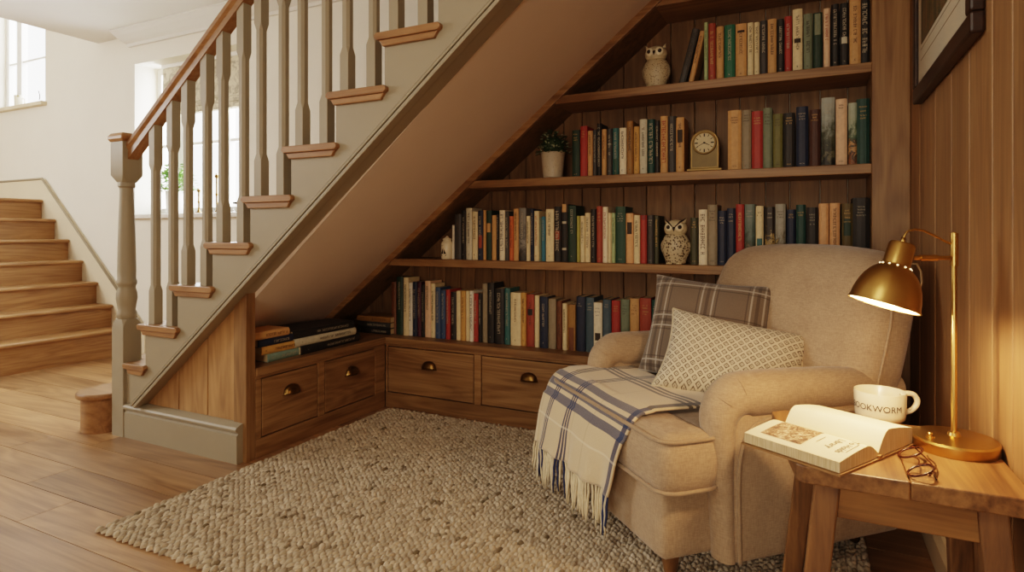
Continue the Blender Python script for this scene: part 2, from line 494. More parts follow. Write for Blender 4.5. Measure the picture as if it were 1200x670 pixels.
# newel post
npx = (on_y(131, 420, SY-.0).x+on_y(152, 420, SY).x)/2; nh = .046; npy = SY+.03
W = lambda v: 1+(HY-v)*(on_y(144, v, SY).y/ray(144, v)[1])/F
m = MB(); o = (npx, npy, 0)
m.sqring([(nh, .002, 0), (nh, .002, W(384)), (nh-.003, .006, W(378)), (.040, .016, W(374))], o)
m.lathe([(.037, W(375)), (.044, W(371)), (.044, W(367)), (.038, W(364)), (.043, W(356)), (.047, W(350)), (.046, W(344)), (.039, W(338)), (.040, W(335)), (.045, W(333)), (.045, W(330)), (.040, W(327)),
         (.041, W(318)), (.040, W(300)), (.036, W(260)), (.031, W(224)), (.032, W(220)), (.039, W(218)), (.039, W(214)), (.034, W(212))], 28, o)
m.sqring([(.036, .014, W(213)), (nh+.004, .002, W(205)), (nh+.004, .002, W(168)), (nh+.002, .006, W(165))], o)
nw = build('newel_post', m, PAINT, st, True, auto=35)
m = MB(); m.sqring([(nh+.006, .003, W(166)), (nh+.014, .004, W(163)), (nh+.014, .004, W(160)), (nh+.004, .004, W(156))], o)
build('newel_cap', m, TREADX, nw, bevel=.002)
# handrail
hr0 = on_y(153, 177, npy); hr1 = on_y(289, -2, npy)
hs = (hr1.z-hr0.z)/(hr1.x-hr0.x); hs = (hs+RISE/RUN)/2
def HR(x): return hr0.z+hs*(x-hr0.x)
hx0 = npx+nh; hx1 = NX(KTOP)+.1
prof = [(-.026, -.046), (.026, -.046), (.026, -.022), (.022, -.012), (.032, .0), (.034, .014), (.024, .028), (0, .034), (-.024, .028), (-.034, .014), (-.032, 0), (-.022, -.012), (-.026, -.022)]
m = MB(); sec = 1/math.cos(math.atan(hs))
m.loft([[V((x, npy+py, HR(x)+pz*sec)) for py, pz in prof] for x in (hx0, hx1)])
build('handrail', m, TREADX, st, True, auto=30)
# balusters: two to a tread, square ends and stop-chamfered middles
bw = .0215
def baluster(x, z0):
    z1 = HR(x)-.045*sec
    L = z1-z0
    m = MB(); c = .013
    a = z0+.20*L; b = z1-.22*L
    m.sqring([(bw, .001, z0), (bw, .001, a-.03), (bw-.002, .010, a), (bw-.002, .010, (a+b)/2), (bw-.002, .010, b), (bw, .001, b+.03), (bw, .001, z1+.012)], (x, npy, 0))
    build('baluster', m, PAINT, st, bevel=.001, segs=1)
bu = {3: (178, 199), 4: (221, 243), 5: (267, 291)}
bofs = [np.mean([on_y(bu[k][i], 300, npy).x-NX(k) for k in bu]) for i in (0, 1)]
print('baluster offsets', bofs)
for k in range(3, KTOP):
    for i in (0, 1): baluster(NX(k)+bofs[i], NZ(k))
# bullnose first step
bc = on_z(112, 463, .197); 
z1 = W(463)
cxb, cyb = npx-.06, npy-.04
m = MB()
def bull(r, y1, x1, n=28):
    return [(bxc+r*math.cos(-PI*i/n), byc+r*math.sin(-PI*i/n)) for i in range(n+1)]+[(bxc-r, y1), (max(x1, bxc+r), y1)]
bxc, byc = on_y(110.5, 500, 1.80).x, 1.845
m = MB(); m.prism(bull(.098, SBACK, npx-nh+.002), 2, 0, z1-.03); bs = build('bullnose_riser', m, TREADX, st, True, auto=30)
m = MB(); m.prism(bull(.120, SBACK, npx-nh+.002), 2, z1-.03, z1); build('bullnose_tread', m, TREADX, st, bevel=.011, segs=3)
# understairs oak boarding, corner post and skirting
PXR = -2.20      # face of the side cabinet
m = MB(); random.seed(2)
pe = [xq-.02, on_y(209.5, 400, SY+.03).x, on_y(243.5, 400, SY+.03).x, on_y(276, 400, SY+.03).x]
for a, b in zip(pe, pe[1:]):
    m.prism([(a+.003, .1), (b-.003, .1), (b-.003, SBOT(b)+.02), (a+.003, max(.12, SBOT(a)+.02))], 1, SY+.03, SY+.045)
build('spandrel_boarding', m, OAK_PANEL, st, bevel=.003)
m = MB(); m.prism([(pe[0], .05), (pe[-1], .05), (pe[-1], SBOT(pe[-1])), (pe[0], .12)], 1, SY+.046, SY+.05); build('panel_backing', m, DARKMETAL, st)
m = MB(); m.prism([(pe[-1], 0), (PXR, 0), (PXR, SBOT(PXR)+.03), (pe[-1], SBOT(pe[-1])+.03)], 1, SY+.02, SY+.07); build('corner_post', m, OAK_Z, st, bevel=.003)
m = MB(); sk0 = npx+nh-.002; sk1 = on_y(280, 520, SY-.0).x
m.prism([(SY+.05, 0), (SY-.012, 0), (SY-.012, .122), (SY-.006, .126), (SY-.004, .132), (SY-.016, .14), (SY-.018, .15), (SY-.012, .158), (SY+.002, .164), (SY+.02, .170), (SY+.05, .170)], 0, sk0, sk1)
build('skirting_board', m, PAINT, st)

# sloping soffit under the stairs
fl_ = [on_y(u, v, BY) for u, v in ((385, 371), (500, 257), (540, 220), (740, 26), (765, 1))]
FA1, FA0 = np.polyfit([p.x for p in fl_], [p.z for p in fl_], 1)
FASC = lambda x: FA0+FA1*x
bk = [on_y(u, v, SY+.075) for u, v in ((611, 0), (433, 200))]
SO1, SO0 = np.polyfit([p.x for p in bk], [p.z for p in bk], 1)
print('stringer line', SB0, SB1, 'soffit front', SO0, SO1, 'fascia', FA0, FA1)
m = MB(); 
za = .16; zb = 2.75
def so_x(z): return (z-SO0)/SO1
def fa_x(z): return (z-FA0)/FA1
rows = []
for i in range(13):
    z = za+(zb-za)*i/12
    rows.append([V((lerp(so_x(z), fa_x(z), t), lerp(SY+.07, BACK, (t*(BY-SY-.07)/(BACK-SY-.07)) if t <= 1 else 1), z)) for t in (0, .25, .5, .75, 1.0)])
m.loft(rows, False, False)
so = struct('ceiling_soffit', m, SOFFIT)
sm = so.modifiers.new('solid', 'SOLIDIFY'); sm.thickness = .02; sm.offset = 1

# ------------------------------------------------------------------ bookcase
BRX = on_y(1021, 150, BY).x
SH = {'a': on_y(845, 91.5, BY).z, 'b': on_y(790, 202, BY).z, 'c': on_y(650, 305.5, BY).z}
SH = {'a': 1.682, 'b': 1.278, 'c': .855}
TOPD = .40
BW = .055  # fascia width (horizontal)
bc = thing('bookcase', 'built-in oak bookcase with sloping side under the stairs, filled with books', 'bookcase', (-.9, 2.92, 0))
random.seed(21)
m = MB(); x = fa_x(.3)-.1; 
while x < BRX+.02:
    w = random.uniform(.10, .125); xa_, xb_ = x+.0015, min(x+w, BRX+.03)-.0015; za_, zb_ = min(2.6, max(.32, FASC(xa_)-.02)), min(2.6, max(.33, FASC(xb_)-.02)); m.prism([(xa_, .3), (xb_, .3), (xb_, zb_), (xa_, za_)], 1, BACK, BACK+.014); x += w
build('back_panel', m, OAKD_Z, bc, bevel=.003, segs=1)
def inx(z): return fa_x(z)+BW
for nm, z in list(SH.items())+[('t', 2.085)]:
    m = MB(); t = .040
    m.prism([(inx(z-t)-.02, z-t), (BRX+.001, z-t), (BRX+.001, z), (inx(z)-.02, z)], 1, BY-.012, BACK)
    build('shelf', m, OAK_X, bc, bevel=.003)
m = MB()
z0, z1 = TOPD-.02, 2.62
m.prism([(fa_x(z0), z0), (inx(z0), z0), (inx(z1), z1), (fa_x(z1), z1)], 1, BY-.022, BY+.004); build('sloping_fascia', m, OAK_X, bc, bevel=.003)
m = MB(); m.prism([(inx(z0)-.02, z0), (inx(z0), z0), (inx(z1), z1), (inx(z1)-.02, z1)], 1, BY+.003, BACK); build('sloping_panel', m, OAKD_Z, bc)
m = MB(); m.box(BRX, WX-.001, BY-.02, BACK+.014, 0, 2.62); build('stile', m, OAK_Z, bc, bevel=.003)
# base cabinet with drawers
dz0, dz1 = .085, on_y(500, 409.5, BY).z
ba = thing('drawer_cabinet', 'long low oak drawer cabinet along the foot of the bookcase behind the armchair', 'cabinet', (-.98, 2.9, 0))
def cup_pull(p, ax, parent):
    # half-dome cup handle facing -y (ax='y') or +x (ax='x')
    m = MB(); w, h, d = .047, .044, .030
    rings = []
    for i in range(9):
        t = PI*i/8
        ring = []
        for j in range(7):
            s_ = (PI/2)*j/6
            X = -math.cos(t)*w*math.sin(s_+.0001) if False else -w*math.cos(t)
            r = math.sin(t)
            ring.append(V((X, -d*math.sin(s_)*r**.7, h*(math.cos(s_))*r**.7)))
        rings.append(ring)
    m.loft(rings, False, False)
    m.box(-w-.004, w+.004, -.003, .0, -.004, 0); m.box(-w*.9, w*.9, -.002, 0, .0, h*.5)
    Mx = Matrix.Translation(p) @ (Matrix.Rotation(PI/2, 4, 'Z') if ax == 'x' else Matrix.Identity(4))
    m.xf(Mx); o = build('cup_handle', m, BRASSD, parent, True, auto=40)
    s = o.modifiers.new('solid', 'SOLIDIFY'); s.thickness = .003
XL = PXR+.0
m = MB(); m.box(XL+.0, BRX, BY-.005, BACK, TOPD-.035, TOPD); m.box(fa_x(TOPD), XL, BY-.0, BACK, TOPD-.035, TOPD); build('cabinet_top', m, OAK_X, ba, bevel=.004)
dr = [(on_y(454, 450, BY).x, on_y(555.5, 450, BY).x), (on_y(563.5, 450, BY).x, on_y(563.5, 450, BY).x+.56)]
wD = .56
dr.append((dr[1][1]+.045, dr[1][1]+.045+wD))
m = MB()
e = [XL+.001]
for a, b in dr: e += [a, b]
e.append(BRX)
for i in range(0, len(e), 2): m.box(e[i], e[i+1], BY, BY+.025, dz0, dz1)
m.box(XL+.001, BRX, BY, BY+.025, dz1, TOPD-.035); m.box(XL+.001, BRX, BY, BY+.025, 0, dz0); m.box(XL+.001, BRX, BY+.03, BACK, 0, TOPD-.036, 0)
build('cabinet_frame', m, OAK_X, ba, bevel=.002)
for i, (a, b) in enumerate(dr):
    m = MB(); m.box(a+.005, b-.005, BY+.001, BY+.03, dz0+.005, dz1-.005); d = build('drawer', m, OAK_X, ba, bevel=.002)
    hp = on_y(503 if i == 0 else 620, 441 if i == 0 else 457, BY) if i < 2 else V(((a+b)/2, BY, .25))
    cup_pull(V((hp.x, BY, .245)), 'y', d)
# side cabinet, drawers facing into the nook
cy0, cy1 = SY+.072, BY-.002
sb = thing('drawer_cabinet', 'short oak drawer cabinet under the stair soffit with stacked books on top', 'cabinet', (-2.4, 2.3, 0))
bxL = max(so_x(TOPD), fa_x(TOPD))-.0
m = MB(); m.prism([(so_x(TOPD)+.01, cy0), (PXR+.006, cy0), (PXR+.006, cy1), (fa_x(TOPD)+.01, cy1)], 2, TOPD-.035, TOPD); build('cabinet_top', m, OAK_Y, sb, bevel=.003)
sd = [(on_x(296.5, 450, PXR).y+.012, on_x(373, 450, PXR).y), (on_x(380.5, 450, PXR).y, on_x(440, 450, PXR).y)]
print('side drawers', sd, cy0, cy1)
sd[0] = (max(sd[0][0], cy0+.03), sd[0][1])
e = [cy0, sd[0][0], sd[0][1], sd[1][0], sd[1][1], cy1]
m = MB()
for i in range(0, 6, 2): m.box(PXR-.025, PXR, e[i], e[i+1], dz0, dz1)
m.box(PXR-.025, PXR, cy0, cy1, dz1, TOPD-.035); m.box(PXR-.025, PXR, cy0, cy1, 0, dz0); m.prism([(so_x(.02)+.25, cy0), (PXR-.03, cy0), (PXR-.03, cy1), (so_x(.02)+.25, cy1)], 2, 0, TOPD-.036)
build('cabinet_frame', m, OAK_Y, sb, bevel=.002)
for a, b in sd:
    m = MB(); m.box(PXR-.03, PXR-.001, a+.005, b-.005, dz0+.005, dz1-.005); d = build('drawer', m, OAK_Y, sb, bevel=.002)
    cup_pull(V((PXR, (a+b)/2, .245)), 'x', d)

# ------------------------------------------------------------------ books
CN = {'black': '#25221f', 'charcoal': '#413f3d', 'dark grey': '#4a4844', 'navy': '#202a42', 'blue': '#3a5274', 'slate blue': '#475a66', 'teal': '#3c6a6b', 'bright blue': '#3a7488', 'pale teal': '#7f9a90',
      'dark green': '#233a2c', 'bottle green': '#2a4a3d', 'emerald green': '#2d6b53', 'dark teal': '#20453f', 'sage green': '#76806a', 'olive green': '#6b6a3a', 'pale green': '#a9bd8c', 'lime green': '#a5a052',
      'red': '#a23a30', 'brick red': '#9a4632', 'dark red': '#7d2f28', 'maroon': '#4f2534', 'orange': '#c4683a', 'amber': '#c89a55', 'peach': '#dca877', 'tan': '#c99c66', 'golden tan': '#b98f50', 'ochre': '#97703a',
      'brown': '#6e4327', 'dark brown': '#46291d', 'taupe': '#8f836c', 'grey': '#8d8c82', 'dark olive': '#44452f', 'cream': '#e2d0a6', 'ivory': '#ece0c4', 'pale grey': '#c9c4ae', 'pinkish cream': '#e0bd9c', 'olive brown': '#5d4f27', 'white': '#eae4d4'}
BM = {}
def bmat(c):
    if c not in BM: BM[c] = plain('book_cloth_'+c.replace(' ', '_'), CN[c], .55, var=.10, scale=60, bump=.05)
    return BM[c]
def picture_mat(name, stops, sc_=18):
    k = NT(name); o = k.coords(); n = k.noise(o, sc_*1.6, 6, .65, .8)
    sep = k.n('SeparateXYZ'); k.set(sep.inputs[0], o)
    f = k.math('ADD', k.math('MULTIPLY', sep.outputs[2], 3.0), k.math('MULTIPLY', k.math('SUBTRACT', n, .25), .9))
    return k.done(k.ramp(f, [(p, hx(c)) for p, c in stops]), .5)
PM = {'landscape': picture_mat('jacket_landscape', [(.25, '#15160f'), (.36, '#6d6a50'), (.44, '#20241a'), (.62, '#4d5342'), (.78, '#8d948c'), (.95, '#a5aaa0')]),
      'rocks': picture_mat('jacket_rocks', [(.2, '#8d5a33'), (.33, '#2c2318'), (.42, '#c09560'), (.5, '#41392a'), (.6, '#3f5a44'), (.75, '#9aa58e'), (.95, '#a9b09a')]),
      'mountain': picture_mat('jacket_mountain', [(.2, '#23221f'), (.4, '#4c4a45'), (.52, '#8d8a82'), (.62, '#54524e'), (.8, '#7a776f')]),
      'gold': picture_mat('jacket_gold', [(.2, '#1d1a14'), (.35, '#a38753'), (.42, '#2a241a'), (.5, '#c0a468'), (.62, '#33291c'), (.8, '#2b241c')], 30),
      'grey gold': picture_mat('jacket_grey_gold', [(.2, '#7e6a3c'), (.32, '#3a3120'), (.42, '#b79d62'), (.5, '#5c533f'), (.62, '#8d8a7c'), (.8, '#9b998c')], 22),
      'green landscape': picture_mat('jacket_green', [(.2, '#2f352a'), (.36, '#7d6f55'), (.5, '#3e4a3f'), (.7, '#5d6d66'), (.9, '#6f7d75')])}
INKS = {'w': plain('white_lettering', '#b5ac96', .7), 'k': plain('black_lettering', '#3a3026', .7), 'g': plain('gold_lettering', '#c7a35a', .45), 'r': plain('red_lettering', '#9b2a20', .7), 'b': plain('brown_lettering', '#5c3d20', .7)}
ORD = 'first second third fourth fifth sixth seventh eighth ninth tenth eleventh twelfth thirteenth fourteenth fifteenth sixteenth seventeenth eighteenth nineteenth twentieth'.split()
def ordw(n):
    if n <= 20: return ORD[n-1]
    return 'twenty-'+ORD[n-21] if n < 30 else 'thirtieth'
def make_book(label, w, h, d, M, col, ink='w', style='v', extra='', group=None, chars=None):
    """upright book in local space: spine on -y, x across thickness, z up"""
    t = thing('book', label, 'book', group=group, M=M)
    m = MB(); ct = min(.0028, w*.14); r = min(w*.14, .004)
    hard = style == 'h'
    # boards and gently rounded spine as one cover
    m.box(-w/2, -w/2+ct, .004, d, 0, h); m.box(w/2-ct, w/2, .004, d, 0, h)
    sp = [(-w/2, .006), (-w/2+.0004, .003), (-w/4, -r*.55), (0, -r*.75), (w/4, -r*.55), (w/2-.0004, .003), (w/2, .006)]
    m.prism(sp, 2, 0, h)
    mat = PM[col] if col in PM else bmat(col)
    build('cover', m, mat, t, local=True)
    m = MB(); pi = .003 if hard else .0008
    m.box(-w/2+ct, w/2-ct, .006, d-pi, pi, h-pi); build('page_block', m, PAGES, t, local=True)
    m = MB(); yy = -r*.75-.0006; mats = [INKS[ink]]
    def band(z0, z1, c, push=.0003):
        k = 0; y_ = yy+.0001; mb_ = MB()
        mb_.add([(-w/2-.0002, .004, z0), (-w/4, -r*.55-push, z0), (0, y_, z0), (w/4, -r*.55-push, z0), (w/2+.0002, .004, z0),
               (-w/2-.0002, .004, z1), (-w/4, -r*.55-push, z1), (0, y_, z1), (w/4, -r*.55-push, z1), (w/2+.0002, .004, z1)],
              [(0, 1, 6, 5), (1, 2, 7, 6), (2, 3, 8, 7), (3, 4, 9, 8)], k)
        build('spine_band', mb_, bmat(c) if c in CN else INKS[c], t, local=True)
    for b in extra.split(';'):
        if b:
            a0, a1, c = b.split(','); band(float(a0)*h, float(a1)*h, c)
    O = V((0, yy-.0005, 0))
    if style == 'v':
        lh = min(w*.38, .0115); L = h*random.uniform(.42, .62); n = chars or max(7, int(L/(lh*.70)))
        z_top = h*random.uniform(.86, .93)
        glyphs(m, O+V((-lh/2, 0, z_top)), V((0, 0, -1)), V((1, 0, 0)), L, lh, n)
        if random.random() < .6: k2 = MB(); glyphs(k2, O+V((-lh*.3, 0, h*.09)), V((1, 0, 0)), V((0, 0, 1)), lh*.6, lh*.6, 1); k2.f and build('spine_emblem', k2, mats, t, local=True)
    elif style == 'V':
        lh = min(w*.52, .017); L = h*.74; glyphs(m, O+V((-lh/2, 0, h*.92)), V((0, 0, -1)), V((1, 0, 0)), L, lh, int(L/(lh*.72)))
    elif style == 'h':
        z = h*random.uniform(.86, .9); ww = w*.68
        for _ in range(random.choice((2, 3, 3, 4))):
            lw = ww*random.uniform(.6, 1); lh = .0055
            glyphs(m, O+V((-lw/2, 0, z)), V((1, 0, 0)), V((0, 0, 1)), lw, lh, max(3, int(lw/.0048))); z -= .0115
            if random.random() < .25: z -= .006
        if random.random() < .7: k2 = MB(); glyphs(k2, O+V((-ww*.3, 0, h*.06)), V((1, 0, 0)), V((0, 0, 1)), ww*.6, .004, 4); k2.f and build('spine_imprint', k2, mats, t, local=True)
    if m.f: build('spine_title', m, mats, t, local=True)
    return t
ADJ = {'landscape': 'dark landscape-jacketed', 'rocks': 'rocky scene jacketed', 'mountain': 'grey mountain-jacketed', 'gold': 'black and gold patterned', 'grey gold': 'grey and gold pictured', 'green landscape': 'grey-green pictured'}
def row(data, org, k, shelf_z, yb, where, group, ends=True, start=0, total=None):
    lines = [l.split('|') for l in data.strip().split('\n')]
    n = total or len(lines)
    res = []
    for i, l in enumerate(lines):
        u0, u1, vt = [float(q) for q in l[0].split()]
        col = l[1].strip(); ink = l[2].strip() or 'w'; style = l[3].strip() or 'v'; extra = l[4].strip() if len(l) > 4 else ''; lean = float(l[5]) if len(l) > 5 else 0
        yb_ = yb+random.uniform(0, .012)
        p0 = on_y(org[0]+u0/k, 300, yb_); p1 = on_y(org[0]+u1/k, 300, yb_)
        zt = on_y(org[0]+(u0+u1)/2/k, org[1]+vt/k, yb_).z
        if p1.x > BRX-.002: p0.x -= p1.x-BRX+.002; p1.x = BRX-.002
        w = max(.008, (p1.x-p0.x)*.97); h = zt-shelf_z; d = random.uniform(.125, .16) if style == 'h' else random.uniform(.105, .13)
        j = i+1+start
        pos = f"{ordw(j)} from left" if j <= (n+1)//2 else (f"{ordw(n-j+1)} from right" if n-j > 0 else 'rightmost')
        if j == 1: pos = 'leftmost'
        ad = ADJ.get(col, col)
        ex = ''
        if len(l) > 6: ex = ' '+l[6].strip()
        lab = f"{ad} book{ex}, {pos} {where}"
        Mx = Matrix.Translation(V(((p0.x+p1.x)/2, yb_, shelf_z+.0005)))
        if lean:
            a = math.radians(lean); 
            Mx = Matrix.Translation(V(((p0.x+p1.x)/2, yb_, shelf_z+.0005+abs(math.sin(a))*w/2))) @ Matrix.Rotation(a, 4, 'Y')
        make_book(lab, w, h, d, Mx, col, ink, style, extra, group)
random.seed(100)
A = '''218 250 140|dark grey|k|v||14.5|leaning right
263 287 150|tan|b|v||13|leaning right
340 358 105|pale green|k|v
360 394 110|brick red|g|v
397 432 125|tan|b|v
435 485 117|emerald green|w|v|0.0,0.0,cream
487 540 112|tan|k|v|0.84,0.88,k
543 572 107|cream|k|v
575 600 105|cream|k|v
602 636 97|charcoal|w|v
638 680 90|tan|k|v
683 715 90|black|w|v
717 752 77|red|w|v
755 802 43|cream|k|v|0.47,0.54,k
806 848 65|sage green|k|v
850 895 60|dark green|k|n|0.62,0.98,sage green
900 931 40|pinkish cream|r|v
936 973 20|black|w|v
977 1019 15|black|w|v|0.38,0.48,pale grey
1022 1076 -5|tan|k|v
1080 1125 -10|black|w|V'''
row(A, (740, 0), 4, SH['a'], BY+.045, 'on the top shelf with the small owl', 'books on the top shelf')
random.seed(101)
B = '''328 378 178|dark green|g|h
380 425 152|red|g|h
428 460 182|tan|b|v
462 486 175|charcoal|w|v
488 515 135|black|w|V
518 548 172|tan|b|v
552 585 168|charcoal|w|v|0.66,0.68,w
588 625 165|teal|w|v|0.0,0.36,bottle green
630 675 163|ivory|k|v
678 718 120|ochre|k|v
722 757 155|amber|b|v
760 808 108|pale grey|k|v
812 856 108|dark teal|w|V
858 888 115|black|w|v
892 940 88|tan|r|V
942 990 88|charcoal|w|v
993 1045 97|tan|k|v|0.55,0.78,k'''
row(B, (610, 120), 5.4545, SH['b'], BY+.045, 'between the shelf plant and the brass clock', 'books between plant and clock')
random.seed(102)
B2 = '''264 344 147|tan|k|h
345 402 145|taupe|k|h
404 470 152|red|g|h
471 524 133|sage green|k|h
527 587 168|olive green|k|h
590 658 162|black|g|h
664 737 125|navy|w|h
742 808 142|dark brown|g|h
812 893 72|landscape|w|h
897 965 80|pinkish cream|k|h
970 1026 103|rocks|k|n
1028 1105 78|dark teal|g|h'''
row(B2, (800, 100), 5, SH['b'], BY+.04, 'of the row right of the brass clock', 'books right of the clock')
random.seed(103)
C1 = '''178 192 262|white|k|n
195 242 185|charcoal|w|n
245 273 160|black|w|v
275 317 143|pale grey|k|v
319 357 168|cream|b|v
359 394 160|navy|w|v|0.24,0.5,brick red
396 415 157|tan|k|n
417 455 160|dark green|g|n|0.56,0.74,tan
457 487 193|tan|b|n
489 508 185|black|w|v
510 547 158|ivory|k|V
548 578 165|dark grey|w|v
580 607 200|orange|k|v
609 644 148|tan|k|v
646 697 142|mountain|w|v
699 726 198|cream|k|v
727 752 150|navy|w|v
754 788 163|cream|r|v
790 805 210|sage green|k|n
806 834 203|bright blue|w|v
836 893 150|cream|k|v
895 942 133|black|w|V|0.4,0.56,brick red
944 990 115|black|k|n|0.86,1.0,tan;0.66,0.7,w;0.2,0.24,w
992 1049 125|dark green|w|v
1053 1077 198|lime green|k|n
1079 1110 198|cream|k|v
1112 1149 177|cream|b|v
1152 1190 150|black|w|v'''
WC = 'in the row left of the large spotted owl'
NC = 28+12
row(C1, (500, 220), 6, SH['c'], BY+.04, WC, 'books left of the large owl', total=NC)
C2 = '''115 155 132|brick red|g|h
158 195 137|ivory|r|v
197 221 180|cream|k|n
223 248 180|pale green|k|v
250 322 135|bottle green|w|h
324 378 182|peach|k|n|0.58,0.82,k
380 425 195|cream|k|v
428 474 195|red|k|n|0.9,1.0,dark red
478 523 196|charcoal|w|h
527 560 200|dark olive|g|v'''
NC = 38
EOFMARK = 0
row(C2, (680, 220), 6.089, SH['c'], BY+.04, WC, 'books left of the large owl', start=28, total=38)
random.seed(104)
C3 = '''44 88 175|dark olive|g|h
93 143 128|ivory|b|V
145 203 100|taupe|k|h
205 256 135|navy|w|h
258 309 120|navy|w|h
311 360 97|red|g|v
363 423 97|green landscape|w|h
427 474 107|cream|k|h|0.0,0.46,teal
481 540 113|gold|w|h
542 604 95|grey gold|k|h
610 661 128|navy|g|h
664 722 100|dark teal|g|h
726 794 115|black|w|h
797 857 92|peach|b|n
861 922 90|peach|b|v
931 999 92|olive brown|g|h|0.5,0.76,dark green
1003 1103 58|black|w|h'''
row(C3, (800, 220), 5, SH['c'], BY+.04, 'of the row right of the large owl', 'books right of the large owl')
random.seed(105)
D = '''58 76 97|brown|k|n
78 102 78|dark green|w|v
103 122 80|cream|k|v
123 137 100|white|k|v
138 154 97|navy|w|v
155 170 97|maroon|w|v
171 183 108|black|w|v
184 205 93|pinkish cream|k|v
206 222 103|cream|k|v
223 242 117|blue|w|v
243 261 127|blue|w|v
262 278 125|red|w|v
280 300 135|black|w|v
301 317 130|cream|k|n
318 335 130|amber|b|v
337 350 130|cream|k|n
351 365 130|white|k|V
366 383 140|red|w|v
384 397 140|black|w|v
399 417 103|taupe|k|n
419 442 100|black|w|v
444 480 122|black|w|V
482 502 120|teal|w|v
504 543 137|cream|b|v
544 562 137|amber|k|v
564 592 143|brick red|k|v|0.6,0.72,black
594 611 147|cream|k|n
613 643 152|navy|w|v
645 674 160|taupe|k|n
676 696 168|brown|k|v
698 715 177|cream|k|v
717 747 182|ochre|k|n|0.0,0.5,brown
750 783 152|navy|w|h
785 817 155|slate blue|w|h'''
ND = 34+7
row(D, (440, 300), 3.19, TOPD, BY+.09, 'along the lowest shelf above the drawers', 'books above the drawers', total=ND)
D2 = '''113 145 270|ivory|k|h|0.25,0.4,k
147 178 258|slate blue|w|h
180 212 262|red|g|h
214 247 258|sage green|k|h
249 283 255|tan|b|h
285 328 253|brick red|g|h
330 362 260|dark teal|w|h'''
row(D2, (660, 270), 3.19, TOPD, BY+.09, 'along the lowest shelf above the drawers', 'books above the drawers', start=34, total=ND)

# flat stacks on the side cabinet (spines towards +x) and the little stack in the corner (spines to -y)
def flat_book(label, cx, y0, y1, xs, z, t, depth, col, ink, rot=0, style='v', facing='x', group=None, extra=''):
    # local book: x thickness, y depth from spine, z length; lay it down: thickness -> up
    L = y1-y0
    if facing == 'x':   # spine faces +x ; length along y
        R = Matrix(((0, -1, 0, 0), (0, 0, 1, 0), (1, 0, 0, 0), (0, 0, 0, 1)))
        # local x->z, local y-> -x, local z-> y
        R = Matrix(((0, -1, 0, 0), (0, 0, 1, 0), (1, 0, 0, 0), (0, 0, 0, 1)))
        Mx = Matrix.Translation(V((xs, (y0+y1)/2, z+t/2))) @ Matrix.Rotation(rot, 4, 'Z') @ R @ Matrix.Translation(V((0, 0, -L/2)))
    else:               # spine faces -y ; length along x
        R = Matrix(((0, 0, 1, 0), (0, 1, 0, 0), (-1, 0, 0, 0), (0, 0, 0, 1)))
        Mx = Matrix.Translation(V(((y0+y1)/2, xs, z+t/2))) @ Matrix.Rotation(rot, 4, 'Z') @ R @ Matrix.Translation(V((0, 0, -L/2)))
    return make_book(label, t, L, depth, Mx, col, ink, style, extra, group)
random.seed(106)
xs_ = PXR-.05
def ystk(u, v=400): return on_x(u, v, xs_).y
z = TOPD+.001
for col, ue, t, ink, rot, w in (('pale teal', 354, .036, 'w', .03, 'bottom of'), ('amber', 348, .036, 'k', -.02, 'second from bottom of'), ('navy', 344, .032, 'w', .02, 'second from top of'), ('tan', 339, .034, 'b', 0, 'topmost of')):
    t = t*1.04
    flat_book(f'{"pale blue-green" if col=="pale teal" else col} book lying {w} the stack beside the oak corner post', 0, ystk(ue)-.21, ystk(ue), xs_, z, t, .145, 'slate blue' if col == 'x' else col, ink, rot, group='stack by the corner post'); z += t+.0008
z = TOPD+.001; xs2 = PXR-.045
ys2 = lambda u: on_x(u, 390, xs2).y
for col, ua, ub, t, ink, rot, w in (('black', 348, 423, .036, 'w', .04, 'bottom of'), ('pale grey', 342, 417, .034, 'k', .0, 'middle of'), ('black', 341, 414, .034, 'w', -.03, 'topmost of')):
    t *= 1.15
    flat_book(f'{"cream" if col!="black" else "black"} book lying {w} the middle three-book stack under the soffit', 0, ys2(ua)+.02, ys2(ub)-.0, xs2, z, t, .19, col, ink, rot, group='three-book stack'); z += t+.0008
print('corner', xk(419) if 0 else on_y(419,380,BY+.06).x, inx(.42), inx(.52)); z = TOPD+.001; yy_ = BY+.06
xk = lambda u: on_y(u, 380, yy_).x
for col, t, ink, w in (('black', .040, 'w', 'bottom of'), ('charcoal', .036, 'w', 'middle of'), ('ochre', .036, 'b', 'topmost of')):
    t *= .9
    flat_book(f'{"brown" if col=="ochre" else col} book lying {w} the small stack in the bookcase corner', 0, xk(419), xk(457), yy_, z, t, .14, col, ink, 0, facing='y', group='corner stack'); z += t+.0008

